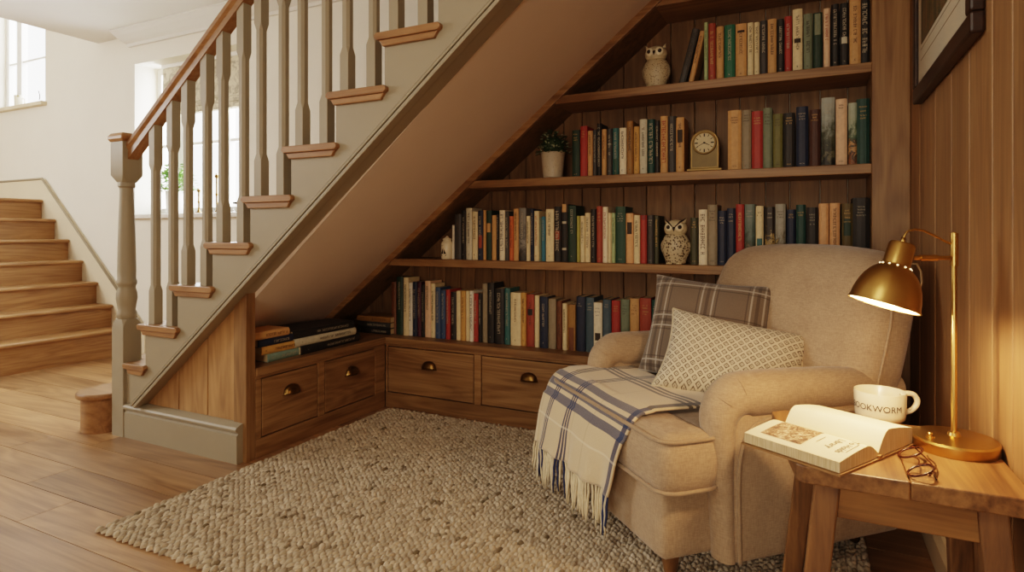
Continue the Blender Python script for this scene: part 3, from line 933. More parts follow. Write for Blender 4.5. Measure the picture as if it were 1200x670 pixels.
# ------------------------------------------------------------------ ornaments on the shelves
def speckle(name, base, spot, scale=60, thr=.46, rough=.45):
    k = NT(name); vo = k.n('TexVoronoi', feature='F1'); k.set(vo.inputs['Vector'], k.coords()); vo.inputs['Scale'].default_value = scale
    n = k.noise(k.coords(), scale*.35, 2)
    f = k.math('ADD', vo.outputs['Distance'], k.math('MULTIPLY', n, .5))
    c = k.ramp(f, [(thr, hx(spot)), (thr+.12, hx(base))]); k.bump(f, .3, .003)
    return k.done(c, rough)
OWLM = speckle('owl_speckled_glaze', '#bfb090', '#5d4b35', 135, .47)
OWLH = plain('owl_head_glaze', '#c9ba98', .4, var=.12, scale=50)
OWLD = plain('owl_dark_glaze', '#2a1c10', .3)
def owl(p, H, label, group, body_mat, brows=False):
    t = thing('owl_figurine', label, 'figurine', p, group=group)
    s = H
    m = MB(); prof = [(.15, 0), (.21, .02), (.22, .06), (.24, .12), (.29, .25), (.31, .38), (.295, .5), (.25, .6), (.20, .66), (.1, .69)]
    m.lathe([(r*s, z*s) for r, z in prof], 22, M=Matrix.Translation(V(p)) @ Matrix.Diagonal((1, .8, 1, 1)))
    build('body', m, body_mat, t, True)
    m = MB(); m.ball(V(p)+V((0, -.01*s, .78*s)), .25*s, 20, 1.02, .85, .78)
    for sx in (-1, 1):
        m.loft([[V(p)+V((sx*(.17+.035*math.cos(a)*1.6)*s, (-.03+.05*math.sin(a))*s, .90*s)) for a in [2*PI*i/8 for i in range(8)]],
                [V(p)+V((sx*(.235+.004*math.cos(a))*s, (-.05+.004*math.sin(a))*s, 1.0*s)) for a in [2*PI*i/8 for i in range(8)]]])
    h = build('head', m, OWLH, t, True)
    for sx in (-1, 1):
        Mx = Matrix.Translation(V(p)+V((sx*.115*s, -.185*s, .81*s))) @ Matrix.Rotation(PI/2, 4, 'X') @ Matrix.Rotation(sx*.35, 4, 'Y')
        m = MB(); m.lathe([(.09*s, -.03*s), (.1*s, .0), (.075*s, .022*s), (.03*s, .026*s)], 16, M=Mx); e = build('eye_disc', m, CERAMIC, h, True)
        m = MB(); m.ball(Mx @ V((0, 0, .022*s)), .045*s, 12); build('eye', m, OWLD, h, True)
        m = MB()
        wing = [V(p)+V((sx*(.215+.03*math.sin(t_*PI))*s, -.02*s+.03*s*t_, (.56-.42*t_)*s)) for t_ in [i/6 for i in range(7)]]
        m.tube(wing, [.03*s, .07*s, .085*s, .08*s, .065*s, .045*s, .015*s], 10); build('wing', m, body_mat, t, True)
        m = MB()
        for q in (-1, 0, 1): m.ball(V(p)+V((sx*.1*s+q*.04*s, -.2*s, .025*s)), .03*s, 8, 1, 1.5, .8)
        build('foot', m, OWLH, t, True)
        if brows:
            m = MB(); m.tube([V(p)+V((sx*.03*s, -.25*s, .82*s)), V(p)+V((sx*.13*s, -.2*s, .92*s)), V(p)+V((sx*.24*s, -.1*s, 1.0*s))], [.012*s, .018*s, .006*s], 8); build('brow', m, OWLD, h, True)
    m = MB(); Mx = Matrix.Translation(V(p)+V((0, -.225*s, .785*s)))
    m.loft([[Mx @ V((.035*s*math.cos(a), .02*s*math.sin(a), .03*s)) for a in [2*PI*i/8 for i in range(8)]],
            [Mx @ V((.03*s*math.cos(a), -.02*s+.02*s*math.sin(a), -.0*s)) for a in [2*PI*i/8 for i in range(8)]],
            [Mx @ V((.003*s*math.cos(a), -.015*s+.003*s*math.sin(a), -.07*s)) for a in [2*PI*i/8 for i in range(8)]]])
    build('beak', m, OWLD, h, True)
p = on_y(769, 96, BY+.06); owl(V((p.x, p.y, SH['a'])), on_y(769, 53, BY+.06).z-SH['a'], 'small speckled cream owl figurine at the left end of the top shelf', None, OWLM)
p = on_y(792, 307, BY+.06); owl(V((p.x, p.y, SH['c'])), on_y(792, 256, BY+.06).z-SH['c'], 'larger brown-spotted owl figurine with dark brows on the shelf above the lowest books', None, speckle('owl_brown_spots', '#c2b394', '#4a3824', 95, .57), True)
# little ceramic jar with sailing boat, left end of the third shelf
p = on_y(524, 302, BY+.05); p.z = SH['c']
t = thing('ceramic_jar', 'small cream ceramic jar painted with a sailing boat, left end of the third shelf', 'jar', p)
m = MB(); m.lathe([(.030, 0), (.034, .006), (.034, .085), (.029, .098), (.024, .1), (.024, .108)], 20, p); build('body', m, CERAMIC, t, True)
m = MB(); m.lathe([(.026, .108), (.027, .112), (.012, .120), (.006, .126), (.002, .13)], 16, p); build('lid', m, CERAMIC, t, True)
m = MB(); y_ = p.y-.0352
m.add([(p.x-.004, y_, p.z+.03), (p.x-.004, y_, p.z+.065), (p.x-.02, y_+.004, p.z+.03)], [(0, 1, 2)]); m.add([(p.x, y_, p.z+.03), (p.x, y_, p.z+.058), (p.x+.014, y_+.002, p.z+.03)], [(0, 1, 2)])
m.add([(p.x-.02, y_+.005, p.z+.026), (p.x+.016, y_+.003, p.z+.026), (p.x+.011, y_+.002, p.z+.018), (p.x-.014, y_+.003, p.z+.018)], [(0, 1, 2, 3)])
m.add([(p.x-.02, y_+.006, p.z+.078), (p.x-.013, y_+.002, p.z+.072), (p.x+.004, y_, p.z+.083), (p.x-.012, y_+.002, p.z+.075)], [(0, 1, 2, 3)])
build('painted_boat', m, INK, t)
# potted plant
LEAF = plain('dark_green_leaf', '#34482a', .5, var=.35, scale=25); LEAFL = plain('fresh_green_leaf', '#6f9a45', .5, var=.3, scale=25); LEAFT = plain('pale_leaf_tip', '#a3ad92', .5, var=.2)
def leaf(mb, p, d, L, w, mi=0):
    d = d.normalized(); side = d.cross(V((0, 0, 1)))
    if side.length < .1: side = V((1, 0, 0))
    side.normalize(); up = side.cross(d)
    mb.add([p, p+d*L*.45+side*w/2+up*w*.12, p+d*L, p+d*L*.45-side*w/2+up*w*.12, p+d*L*.45-up*w*.1], [(0, 1, 4), (1, 2, 4), (2, 3, 4), (3, 0, 4)], mi)
def foliage(mb, p, n, R, H, L, w, mi=0, mi2=0, droop=.3):
    for i in range(n):
        a = random.uniform(0, 2*PI); e = random.uniform(-.1, 1); r = R*random.uniform(.3, 1)
        q = p+V((r*math.cos(a)*(1-e*.45), r*math.sin(a)*(1-e*.45), H*max(e, -.05)*random.uniform(.6, 1)))
        d = V((math.cos(a), math.sin(a), random.uniform(-droop, .9)))
        leaf(mb, q, d, L*random.uniform(.6, 1.2), w*random.uniform(.7, 1.2), mi if random.random() < .8 else mi2)
p = on_y(648, 206, BY+.06); p.z = SH['b']; hp = on_y(648, 179, BY+.06).z-p.z
t = thing('potted_plant', 'small bushy dark green plant in pale textured pot at left end of second shelf', 'plant', p)
m = MB(); m.lathe([(.043, 0), (.05, .004), (.061, hp-.004), (.063, hp), (.056, hp), (.054, hp-.012), (.01, hp-.012)], 28, p); build('pot', m, speckle('knobbly_pot', '#b9ae98', '#75694f', 150, .34), t, True, auto=50)
m = MB(); random.seed(9); foliage(m, p+V((0, 0, hp)), 520, .088, .115, .022, .013, 0, 1); 
m.ball(p+V((0, 0, hp+.035)), .05, 12, 1.2, 1.1, .9, 0)
build('foliage', m, [LEAF, LEAFT], t)
m = MB()
for i in range(8): m.tube([p+V((0, 0, hp-.012)), p+V((.05*math.cos(i), .05*math.sin(i), hp+.06))], .002, 5)
build('stem', m, LEAF, t)
# mantel clock
p = on_y(825.5, 198, BY+.055); p.z = SH['b']
kx = (on_y(846, 198, BY+.055).x-on_y(805, 198, BY+.055).x); 
t = thing('mantel_clock', 'arched brass mantel clock standing between the two book groups on the second shelf', 'clock', p)
ct = on_y(825, 152, BY+.055).z-p.z; bw_ = kx*.82/2; bh = .016
GOLD = plain('brushed_gold', '#8f7648', .45, .6, var=.12, scale=50)
GOLDP = plain('olive_gold_panel', '#75643c', .5, .2, var=.1)
m = MB()
def arch(w, z0, zt, n=20):
    zc = zt-w; return [(-w, z0), (w, z0)]+[(w*math.cos(PI*i/n), zc+w*math.sin(PI*i/n)) for i in range(n+1)]
m.prism([(p.x+a, p.z+b) for a, b in arch(bw_, bh, ct)], 1, p.y-.0, p.y+.05); body = build('case', m, GOLD, t, bevel=.003)
m = MB(); m.prism([(p.x+a, p.z+b) for a, b in arch(bw_-.008, bh+.008, ct-.008)], 1, p.y-.0015, p.y+.001); build('front_panel', m, GOLDP, body)
m = MB(); m.box(p.x-kx/2, p.x+kx/2, p.y-.014, p.y+.06, p.z+.006, p.z+bh)
for sx in (-1, 1):
    for yy0 in (-.012, .045): m.box(p.x+sx*(kx/2-.012)-.01, p.x+sx*(kx/2-.012)+.01, p.y+yy0, p.y+yy0+.012, p.z+.0005, p.z+.006)
build('base', m, GOLD, t, bevel=.002)
fz = p.z+ct-bw_+.003; fr = bw_*.80
Mx = Matrix.Translation(V((p.x, p.y-.0015, fz))) @ Matrix.Rotation(PI/2, 4, 'X')
m = MB(); m.lathe([(fr*.98, 0), (fr*1.06, .003), (fr*1.0, .008), (fr*.9, .006), (fr*.88, .002)], 36, M=Mx); build('bezel', m, GOLD, t, True)
m = MB(); m.lathe([(fr*.9, 0), (fr*.9, .0026), (.001, .0027)], 36, M=Mx); dial = build('dial', m, plain('clock_dial', '#c9ba92', .5), t)
m = MB()
for i in range(12):
    a = i*PI/6; c, s_ = math.sin(a), math.cos(a)
    for r0, r1, w in ((.62, .84, .0016),) if i % 3 else ((.56, .84, .0028),):
        r0 *= fr; r1 *= fr; q = V((c, 0, s_)); sd_ = V((s_, 0, -c)); O = V((p.x, p.y-.0046, fz))
        m.quad(O+q*r0-sd_*w, O+q*r0+sd_*w, O+q*r1+sd_*w, O+q*r1-sd_*w)
build('hour_mark', m, INK, dial)
for a, L, w in ((math.radians(117), .5, .0022), (math.radians(243), .72, .0016)):
    m = MB(); q = V((math.sin(a), 0, math.cos(a))); sd_ = V((q.z, 0, -q.x)); O = V((p.x, p.y-.0052, fz))
    m.add([O-q*fr*.1-sd_*w, O-q*fr*.1+sd_*w, O+q*fr*L+sd_*w*.5, O+q*fr*L-sd_*w*.5], [(0, 1, 2, 3)]); build('clock_hand', m, INK, t)
m = MB(); m.ball(V((p.x, p.y-.005, fz)), .004, 8); build('hand_boss', m, INK, t, True)

# ------------------------------------------------------------------ framed print on the right wall
fzb = on_x(1069, 114, WX-.02); fy_far = on_x(1069, 110, WX-.03).y; fy_near = on_x(1156, 40, WX).y
fz0 = on_x(1069, 114, WX-.03).z*.6+on_x(1141, 55, WX-.03).z*.4; fz1 = fz0+.62
print('frame', fy_far, fy_near, fz0)
t = thing('framed_picture', 'dark wood framed woodland print hanging on the boarded wall at top right', 'picture', (WX, (fy_far+fy_near)/2, fz0))
FR = wood('dark_frame_wood', '#1f120b', '#3b2416', 'Y', .35, .1, 0)
m = MB(); fw = .05; X1, X0_ = WX-.001, WX-.03
m.box(X0_, X1, fy_near, fy_far, fz0, fz0+fw); m.box(X0_, X1, fy_near, fy_far, fz1-fw, fz1); m.box(X0_, X1, fy_near, fy_near+fw, fz0+fw, fz1-fw); m.box(X0_, X1, fy_far-fw, fy_far, fz0+fw, fz1-fw)
build('frame', m, FR, t, bevel=.006)
m = MB(); m.box(X0_+.012, X0_+.014, fy_near+fw, fy_far-fw, fz0+fw, fz1-fw); build('mount', m, plain('mount_card', '#d6ccb4', .7, var=.02), t)
def woods():
    k = NT('woodland_print'); o = k.coords(); n = k.noise(o, 9, 8, .7, .6); st_ = k.noise(k.mapping(o, (1, 22, 1.2)), 2.2, 4, .6, .5)
    f = k.math('ADD', k.math('MULTIPLY', n, .5), k.math('MULTIPLY', st_, .5))
    return k.done(k.ramp(f, [(.36, hx('#1d2a1c')), (.47, hx('#4a4a2a')), (.55, hx('#7a5f3a')), (.62, hx('#2f4030')), (.7, hx('#a08a5c'))]), .6)
m = MB(); ya, yb = fy_near+fw+.065, fy_far-fw-.06; zc = fz0+fw+.13
m.box(X0_+.0105, X0_+.012, ya, yb, zc, fz1-fw-.06); pr = build('print', m, woods(), t)
m = MB(); m.box(X0_+.0114, X0_+.012, ya-.014, yb+.014, zc-.052, zc-.050); m.box(X0_+.0114, X0_+.012, ya-.014, yb+.014, zc-.016, zc-.0145); build('mount_line', m, plain('sepia_line', '#7d6d4c', .8), t)
def pic_glass():
    k = NT('picture_glass'); tr = k.n('BsdfTransparent'); gl = k.n('BsdfGlossy'); gl.inputs['Roughness'].default_value = .06; mx = k.n('MixShader'); mx.inputs[0].default_value = .07
    k.t.links.new(tr.outputs[0], mx.inputs[1]); k.t.links.new(gl.outputs[0], mx.inputs[2]); k.t.links.new(mx.outputs[0], [n for n in k.t.nodes if n.type == 'OUTPUT_MATERIAL'][0].inputs[0]); return k.m
m = MB(); m.box(X0_+.006, X0_+.008, fy_near+fw-.004, fy_far-fw+.004, fz0+fw-.004, fz1-fw+.004); build('glazing', m, pic_glass(), t)

# ------------------------------------------------------------------ rug: looped wool in braided rows
def rug():
    rx0, rx1, ry0, ry1 = -2.13, .16, 1.20, 2.765
    rng = np.random.default_rng(4)
    pitch, ln = .0148, .0245
    cols = np.arange(rx0, rx1, pitch); nv = []; nf = []
    # unit loop: flattened half-capsule
    na, nr = 8, 3
    dome = [(0, 0, 1.0)]
    for r in range(1, nr+1):
        ph = (PI/2)*r/nr*1.08
        for a in range(na): dome.append((math.sin(ph)*math.cos(2*PI*a/na), math.sin(ph)*math.sin(2*PI*a/na), math.cos(ph)))
    dome = np.array(dome)
    faces = [(0, 1+a, 1+(a+1) % na, 1+(a+1) % na) for a in range(na)]
    tri = [(0, 1+a, 1+(a+1) % na) for a in range(na)]; quads = []
    for r in range(nr-1):
        for a in range(na):
            q0 = 1+r*na+a; q1 = 1+r*na+(a+1) % na; quads.append((q0, q0+na, q1+na, q1))
    V_all = []; T = []; Q = []; base = 0; tri = np.array(tri); quads = np.array(quads)
    for ci, x in enumerate(cols):
        ys = np.arange(ry0+(ci % 2)*ln*.5, ry1, ln)
        for yv in ys:
            sx = pitch*.60*rng.uniform(.8, 1.15); sy = ln*.62*rng.uniform(.8, 1.2); h = .0105*rng.uniform(.7, 1.2)
            an = rng.normal(.22 if ci % 2 else -.22, .2)
            d = dome*np.array([sx, sy, h])
            c, s_ = math.cos(an), math.sin(an)
            pts = np.stack([d[:, 0]*c-d[:, 1]*s_+x+rng.normal(0, .0016), d[:, 0]*s_+d[:, 1]*c+yv+rng.normal(0, .003), d[:, 2]+.006], 1)
            V_all.append(pts); T.append(tri+base); Q.append(quads+base); base += len(pts)
    vs = np.concatenate(V_all); fs_ = [tuple(t) for t in np.concatenate(T).tolist()]+[tuple(q) for q in np.concatenate(Q).tolist()]
    b = len(vs)
    me = bpy.data.meshes.new('wool_rug')
    allv = vs.tolist()+[(rx0, ry0, .001), (rx1, ry0, .001), (rx1, ry1, .001), (rx0, ry1, .001), (rx0, ry0, .0075), (rx1, ry0, .0075), (rx1, ry1, .0075), (rx0, ry1, .0075)]
    fs_ += [(b+4, b+5, b+6, b+7), (b, b+1, b+5, b+4), (b+1, b+2, b+6, b+5), (b+2, b+3, b+7, b+6), (b+3, b, b+4, b+7), (b+3, b+2, b+1, b)]
    me.from_pydata(allv, [], fs_)
    me.polygons.foreach_set('use_smooth', [True]*len(me.polygons))
    k = NT('oatmeal_wool'); r = k.n('NewGeometry').outputs['Random Per Island']
    n = k.noise(k.mapping(k.coords(), (1, .25, 1)), 260, 3); big = k.noise(k.coords(), 3.2, 3)
    c = k.ramp(r, [(.0, hx('#75684f')), (.035, hx('#998c76')), (.10, hx('#b7aa95')), (.7, hx('#cabea9')), (1.0, hx('#d8cdba'))])
    c = k.mix(k.math('MULTIPLY', n, .55), c, k.mix(1.0, c, (.62, .56, .48, 1), 'MULTIPLY'))
    c = k.mix(k.math('MULTIPLY', big, .35), c, k.mix(1.0, c, (.75, .68, .58, 1), 'MULTIPLY'))
    k.bump(n, .4, .002)
    me.materials.append(k.done(c, .95, sheen=.2, spec=.15))
    o = bpy.data.objects.new('wool_rug', me); COL.objects.link(o)
    o['label'] = 'oatmeal hand-woven wool rug with chunky braided rows lying on the oak floor'; o['category'] = 'rug'
rug()

# ------------------------------------------------------------------ armchair (local: x across, y towards the back, z up)
TH = math.radians(45)
CO = V((-.596, 1.886, 0))
Mc = Matrix.Translation(CO) @ Matrix.Rotation(-TH, 4, 'Z')
ch = thing('armchair', 'large beige linen rolled-arm armchair standing on the rug before the bookcase', 'armchair', M=Mc)
def L(p): return Mc @ V(p)
# base
m = rbox(0, .41, .20, .335, .41, .10, .025, 10); build('base', m, LINEN, ch, True, local=True)
# seat cushion (T-shaped) with piping
poly = outline_round([V(p) for p in ((-.385, -.03), (.385, -.03), (.385, .15), (.285, .165), (.285, .62), (-.285, .62), (-.285, .165), (-.385, .15))], .06, 6)
c0, c1 = .295, .455
m = MB(); rings = []
for d, z in ((.035, c0-.002), (.02, c0+.004), (.004, c0+.016), (-.004, c0+.05), (-.006, (c0+c1)/2), (-.004, c1-.05), (.004, c1-.014), (.02, c1-.002), (.04, c1+.006)):
    rings.append([V((q.x, q.y, z)) for q in inset(poly, d)])
m.loft(rings); cu = build('seat_cushion', m, LINEN, ch, True, local=True, auto=60)
for z in (c0+.014, c1-.010):
    m = MB(); m.tube([V((q.x, q.y, z)) for q in inset(poly, -.0)], .006, 8, closed=True); build('cushion_piping', m, LINEN_PIPE, cu, True, local=True)
# arms
def arm(sx):
    xc = .355
    path = [(.80, .525, .056, .052), (.70, .533, .060, .058), (.55, .541, .064, .062), (.40, .545, .067, .064), (.29, .546, .069, .065)]
    cy_, cz_, R_ = .235, .470, .076
    for i in range(9):
        a = PI/2+(PI/2)*i/8
        f = i/8; path.append((cy_+R_*math.cos(a)*.95, cz_+R_*math.sin(a), lerp(.069, .054, f), lerp(.065, .046, f)))
    for z, a_, b_ in ((.42, .051, .040), (.36, .046, .034), (.26, .044, .030), (.17, .043, .028), (.10, .043, .027)):
        path.append((cy_-R_*.95+(.455-z)*.05, z, a_, b_))
    m = MB(); rings = []
    n = 20
    for i, (y, z, a_, b_) in enumerate(path):
        p0 = path[max(0, i-1)]; p1 = path[min(len(path)-1, i+1)]
        ty, tz = p1[0]-p0[0], p1[1]-p0[1]; l_ = math.hypot(ty, tz); ty /= l_; tz /= l_
        ny, nz = -tz, ty
        if i < 5: ny, nz = 0, 1
        else: ny, nz = (tz, -ty) if (tz*0+(-ty)) > 0 or True else (ny, nz)
        # outward normal (up at the top, forwards on the front)
        f = max(0, min(1, (i-4)/8)); ny, nz = -math.sin(f*PI/2), math.cos(f*PI/2)
        rings.append([V((sx*(xc+a_*math.cos(2*PI*k/n)), y+ny*b_*math.sin(2*PI*k/n), z+nz*b_*math.sin(2*PI*k/n))) for k in range(n)])
    m.loft(rings)
    o = build('arm', m, LINEN, ch, True, local=True, auto=70)
    # outer and inner side panel below the roll
    m = rbox(sx*.357, .49, .305, .041, .31, .21, .018, 8); build('side_panel', m, LINEN, o, True, local=True)
    # piping round the front facing and under the roll
    xo = sx*.399
    pp = [V((xo, .202, .10)), V((xo, .200, .2)), V((xo, .198, .32)), V((xo+sx*.003, .204, .40)), V((xo+sx*.008, .222, .452)), V((xo+sx*.011, .262, .483)), V((xo+sx*.012, .33, .490)), V((xo+sx*.012, .45, .488)), V((xo+sx*.008, .6, .483)), V((xo+sx*.002, .8, .47))]
    pp = smooth_path(pp, 4)
    m = MB(); m.tube(pp, .0055, 8); build('arm_piping', m, LINEN_PIPE, o, True, local=True)
    # gathered pleats where the roll turns down
    for q in (6, 9):
        m = MB(); c_ = sum(rings[q], V())/n
        m.tube([c_+(rings[q][k]-c_)*1.012+V((0, .012*math.sin((k-2)/6*PI)*(1 if q == 6 else .4), 0)) for k in range(1, 10)], [.0008, .0018, .0022, .0024, .0024, .0024, .0022, .0018, .0008], 6)
        build('pleat', m, LINEN_PIPE, o, True, local=True)
arm(1); arm(-1)
# back: broad, rounded shoulders, raked
def backfn(p):
    x, y, z = p
    f = (z-.28)/.70
    w = 1+.10*math.sin(max(0, min(1, f))*PI*.85)-.10*max(0, f-.7)/.3
    y2 = y+.02+.14*f+.03*f*f
    top = -.030*(abs(x)/.36)**2.5*max(0, f-.5)*2
    # slight crown on the front
    y2 -= .02*math.cos(min(1, abs(x)/.4)*PI/2)*math.sin(max(0, min(1, f))*PI) if y < .62 else 0
    return (x*w, y2, z+top)
m = rbox(0.012, .645, .615, .372, .10, .345, .085, 14, backfn); bk_ = build('backrest', m, LINEN, ch, True, local=True)
for sx in (-1, 1):
    m = MB()
    pts = [V(backfn(V((.012+sx*.370, .60, z)))) + V((sx*.003, 0, 0)) for z in (.42, .5, .58, .66, .74, .80, .85, .885)]
    m.tube(pts, .004, 8)
    build('backrest_piping', m, LINEN_PIPE, bk_, True, local=True)
# legs with castors
for x, y in ((-.28, .06), (.28, .06), (-.28, .74), (.28, .74)):
    m = MB(); m.lathe([(.026, .11), (.028, .10), (.022, .07), (.018, .045), (.016, .04)], 16, (x, y, 0)); lg = build('leg', m, TABLE_Z, ch, True, local=True)
    m = MB(); Mx = Matrix.Translation(V((x, y, .029))) @ Matrix.Rotation(PI/2, 4, 'Y')
    m.lathe([(.006, -.012), (.014, -.011), (.016, -.006), (.016, .006), (.014, .011), (.006, .012)], 16, M=Mx); m.lathe([(.014, .043), (.012, .052), (.017, .058)], 12, (x, y, 0)); build('castor', m, CASTOR, lg, True, local=True)

# ------------------------------------------------------------------ cushions
def pillow(name, label, c, ex, ey, W, H, T, mat, pipe=None, n=22, pinch=.09, group=None):
    ex = V(ex).normalized(); ez = ex.cross(V(ey)).normalized(); ey = ez.cross(ex).normalized()
    R = Matrix((ex, ey, ez)).transposed().to_4x4(); M = Matrix.Translation(V(c)) @ R
    t = thing(name, label, 'cushion', M=M)
    m = MB(); uv = []; idx = {}
    vs = []; fs = []
    def pos(s, q):
        x = s*W/2*(1-pinch*(1-q*q)); y = q*H/2*(1-pinch*(1-s*s)); 
        th = T/2*(max(0, 1-s**4)*max(0, 1-q**4))**.55
        wr = .006*noise.noise(V((s*2.3, q*2.3, W*10)))
        return x, y, th+wr*(1-s*s)*(1-q*q)
    for side in (1, -1):
        for i in range(n+1):
            for j in range(n+1):
                s = math.sin((i/n*2-1)*PI/2); q = math.sin((j/n*2-1)*PI/2)
                x, y, th = pos(s, q); vs.append(V((x, y, side*th))); uv.append((x/W*1.0+.5, y/W+.5))
    N = n+1
    for side in (0, 1):
        for i in range(n):
            for j in range(n):
                a = side*N*N+i*N+j; f = (a, a+N, a+N+1, a+1); fs.append(f if side == 0 else f[::-1])
    m.add(vs, fs)
    o = build('cushion_cover', m, mat, t, True, local=True, uv=uv)
    if pipe:
        m = MB(); pts = []
        for k in range(4*n):
            e, f = divmod(k, n); g = math.sin((f/n*2-1)*PI/2)
            s, q = ((g, -1), (1, g), (-g, 1), (-1, -g))[e]; x, y, _ = pos(s, q); pts.append(V((x, y, 0)))
        m.tube(pts, .0045, 8, closed=True); build('piping', m, pipe, t, True, local=True)
    return t
def plaid_brown():
    k = NT('brown_wool_plaid'); uvn = k.n('TexCoord').outputs['UV']; sep = k.n('SeparateXYZ'); k.set(sep.inputs[0], uvn)
    u, v = sep.outputs[0], sep.outputs[1]
    lt = [(c+d, .0065) for c in (.12, .50, .88) for d in (-.045, .045)]; dk = [(c, .012) for c in (.12, .5, .88)]+[(c+d, .005) for c in (.12, .5, .88) for d in (-.075, .075)]
    base = k.mix(k.noise(uvn, 120, 3), hx('#64584d'), hx('#7f7264'))
    for co in (u, v):
        base = k.mix(k.math('MULTIPLY', stripes(k, co, dk), .5), base, hx('#403833'))
        base = k.mix(k.math('MULTIPLY', stripes(k, co, lt), .7), base, hx('#b5aea2'))
    w = k.noise(uvn, 300, 2); k.bump(w, .5, .002)
    return k.done(base, .95, sheen=.3, spec=.15)
def diamonds():
    k = NT('cream_diamond_print'); uvn = k.n('TexCoord').outputs['UV']; sep = k.n('SeparateXYZ'); k.set(sep.inputs[0], uvn)
    u, v = sep.outputs[0], sep.outputs[1]
    N = 15.5
    a = k.math('MULTIPLY', k.math('ADD', u, v), N); b = k.math('MULTIPLY', k.math('SUBTRACT', u, v), N)
    fa = k.math('ABSOLUTE', k.math('SUBTRACT', k.math('FRACT', k.math('ADD', a, 100.0)), .5)); fb = k.math('ABSOLUTE', k.math('SUBTRACT', k.math('FRACT', k.math('ADD', b, 100.0)), .5))
    mxx = k.math('MAXIMUM', fa, fb)
    ringm = k.math('COMPARE', mxx, .27, .075); dot = k.math('LESS_THAN', mxx, .085)
    nz = k.noise(uvn, 45, 4); nz2 = k.noise(uvn, 150, 2)
    mk = k.math('MULTIPLY', k.math('MAXIMUM', ringm, dot), k.ramp(nz, [(.35, (.45, .45, .45, 1)), (.6, (1, 1, 1, 1))]))
    c = k.mix(mk, k.mix(nz2, hx('#c9bda4'), hx('#dbd0b8')), hx('#5a4936'))
    k.bump(nz2, .35, .0012)
    return k.done(c, .9, sheen=.15, spec=.2)
BPC = (-.405, 2.33, .665)
pillow('cushion', 'brown wool plaid cushion leaning in the left corner of the armchair behind the patterned one', at_depth(822, 388, 1.0) if False else (-.345, 2.325, .640), (.985, -.06, -.07), (.05, .42, .9), .45, .40, .15, plaid_brown())
pillow('cushion', 'cream cushion printed with small brown diamonds lying in front of the plaid cushion', (-.238, 2.15, .568), (.97, .02, -.15), (.06, .60, .80), .46, .305, .15, diamonds(), linen('cream_piping', '#b5a688', '#d6c8aa'))

# ------------------------------------------------------------------ throw over the seat front
def throw_mat():
    k = NT('cream_plaid_wool'); uvn = k.n('TexCoord').outputs['UV']; sep = k.n('SeparateXYZ'); k.set(sep.inputs[0], uvn)
    s, t = sep.outputs[0], sep.outputs[1]
    w = k.noise(uvn, 190, 3)
    base = k.mix(w, hx('#cbb48e'), hx('#e6d3b2'))
    pale = stripes(k, s, [(.03, .006), (.47, .005), (.66, .005)]); base = k.mix(k.math('MULTIPLY', pale, .35), base, hx('#b59f78'))
    navy = hx('#1f2c52'); grey = hx('#2c2829')
    g = [(.16+d, .0075) for d in (-.024, 0, .024)]+[(.40+d, .0075) for d in (-.024, 0, .024)]+[(.965, .02)]
    base = k.mix(k.math('MULTIPLY', stripes(k, s, g), .9), base, k.mix(k.math('GREATER_THAN', t, .45), grey, navy))
    base = k.mix(k.math('MULTIPLY', stripes(k, t, [(.515, .024), (.588, .024), (.661, .024)]), k.math('ADD', k.math('MULTIPLY', w, .4), .6)), base, hx('#22395f'))
    base = k.mix(k.math('MULTIPLY', stripes(k, t, [(.165, .012), (.205, .012), (.245, .012)]), .85), base, grey)
    base = k.mix(k.math('MULTIPLY', stripes(k, t, [(.80, .006)]), .4), base, hx('#f3ead4'))
    k.bump(w, .6, .002)
    return k.done(base, .95, sheen=.35, spec=.1)
TM = throw_mat()
random.seed(31)
thr = thing('throw_blanket', 'cream wool throw with navy plaid and fringe draped over the armchair seat front', 'blanket', M=Mc @ Matrix.Translation(V((-.1, .1, .47))))
def throw_pt(s, t):
    # s 0..1 across (left to right), t 0..1 from the back edge over the front; total length about .62
    Ln = .575*t
    top = c1+.024
    flat = .255; rc = .085
    wv = .5+.5*s
    if Ln < flat: y = .30-Ln; z = top+.004*math.sin(s*7+t*3)-.0
    else:
        d = Ln-flat; arc = rc*PI/2
        if d < arc: a = d/rc; y = .30-flat-rc*math.sin(a); z = top-rc*(1-math.cos(a))
        else:
            d2 = d-arc; y = .30-flat-rc-.012*math.sin(min(1, d2/.1)*PI/2)-.008; z = top-rc-d2
    hang = max(0, (t-.62)/.38)
    xl, xr = -.395-.02*hang, .205-.075*hang+.02*(1-t)
    xl += -.0*hang
    x = lerp(xl, xr, s)
    # the left corner spreads outwards, the back edge runs askew
    y += -.02*hang*(.5-s)*2
    y += hang*.010*math.sin(s*15+1)+hang*hang*.007*math.sin(s*31)
    y -= hang*.016
    x += hang*.01*math.sin(t*9)
    if t < .5:
        y += (.5-t)*(.10*(s-.5))
        if x < -.27 and y > .13:
            pass
    z += .006*noise.noise(V((s*4, t*4, .3)))
    z -= .02*max(0, abs(s*2-1)-.8)*(1 if t < .5 else 0)
    return V((x, y, z))
nsx, nst = 46, 60
m = MB(); uv = []; rows = []
for j in range(nst+1):
    r_ = []
    for i in range(nsx+1):
        r_.append(L(throw_pt(i/nsx, j/nst))); uv.append((i/nsx, j/nst))
    rows.append(r_)
m.loft(rows, False, False)
cl = build('woven_cloth', m, TM, thr, True, uv=uv)
s_ = cl.modifiers.new('solid', 'SOLIDIFY'); s_.thickness = .006; s_.offset = 0
m = MB(); FRM = [plain('cream_fringe', '#d8c9a9', .95, var=.12, scale=90), plain('navy_fringe', '#2b3557', .95, var=.2, scale=90)]
nf_ = 52
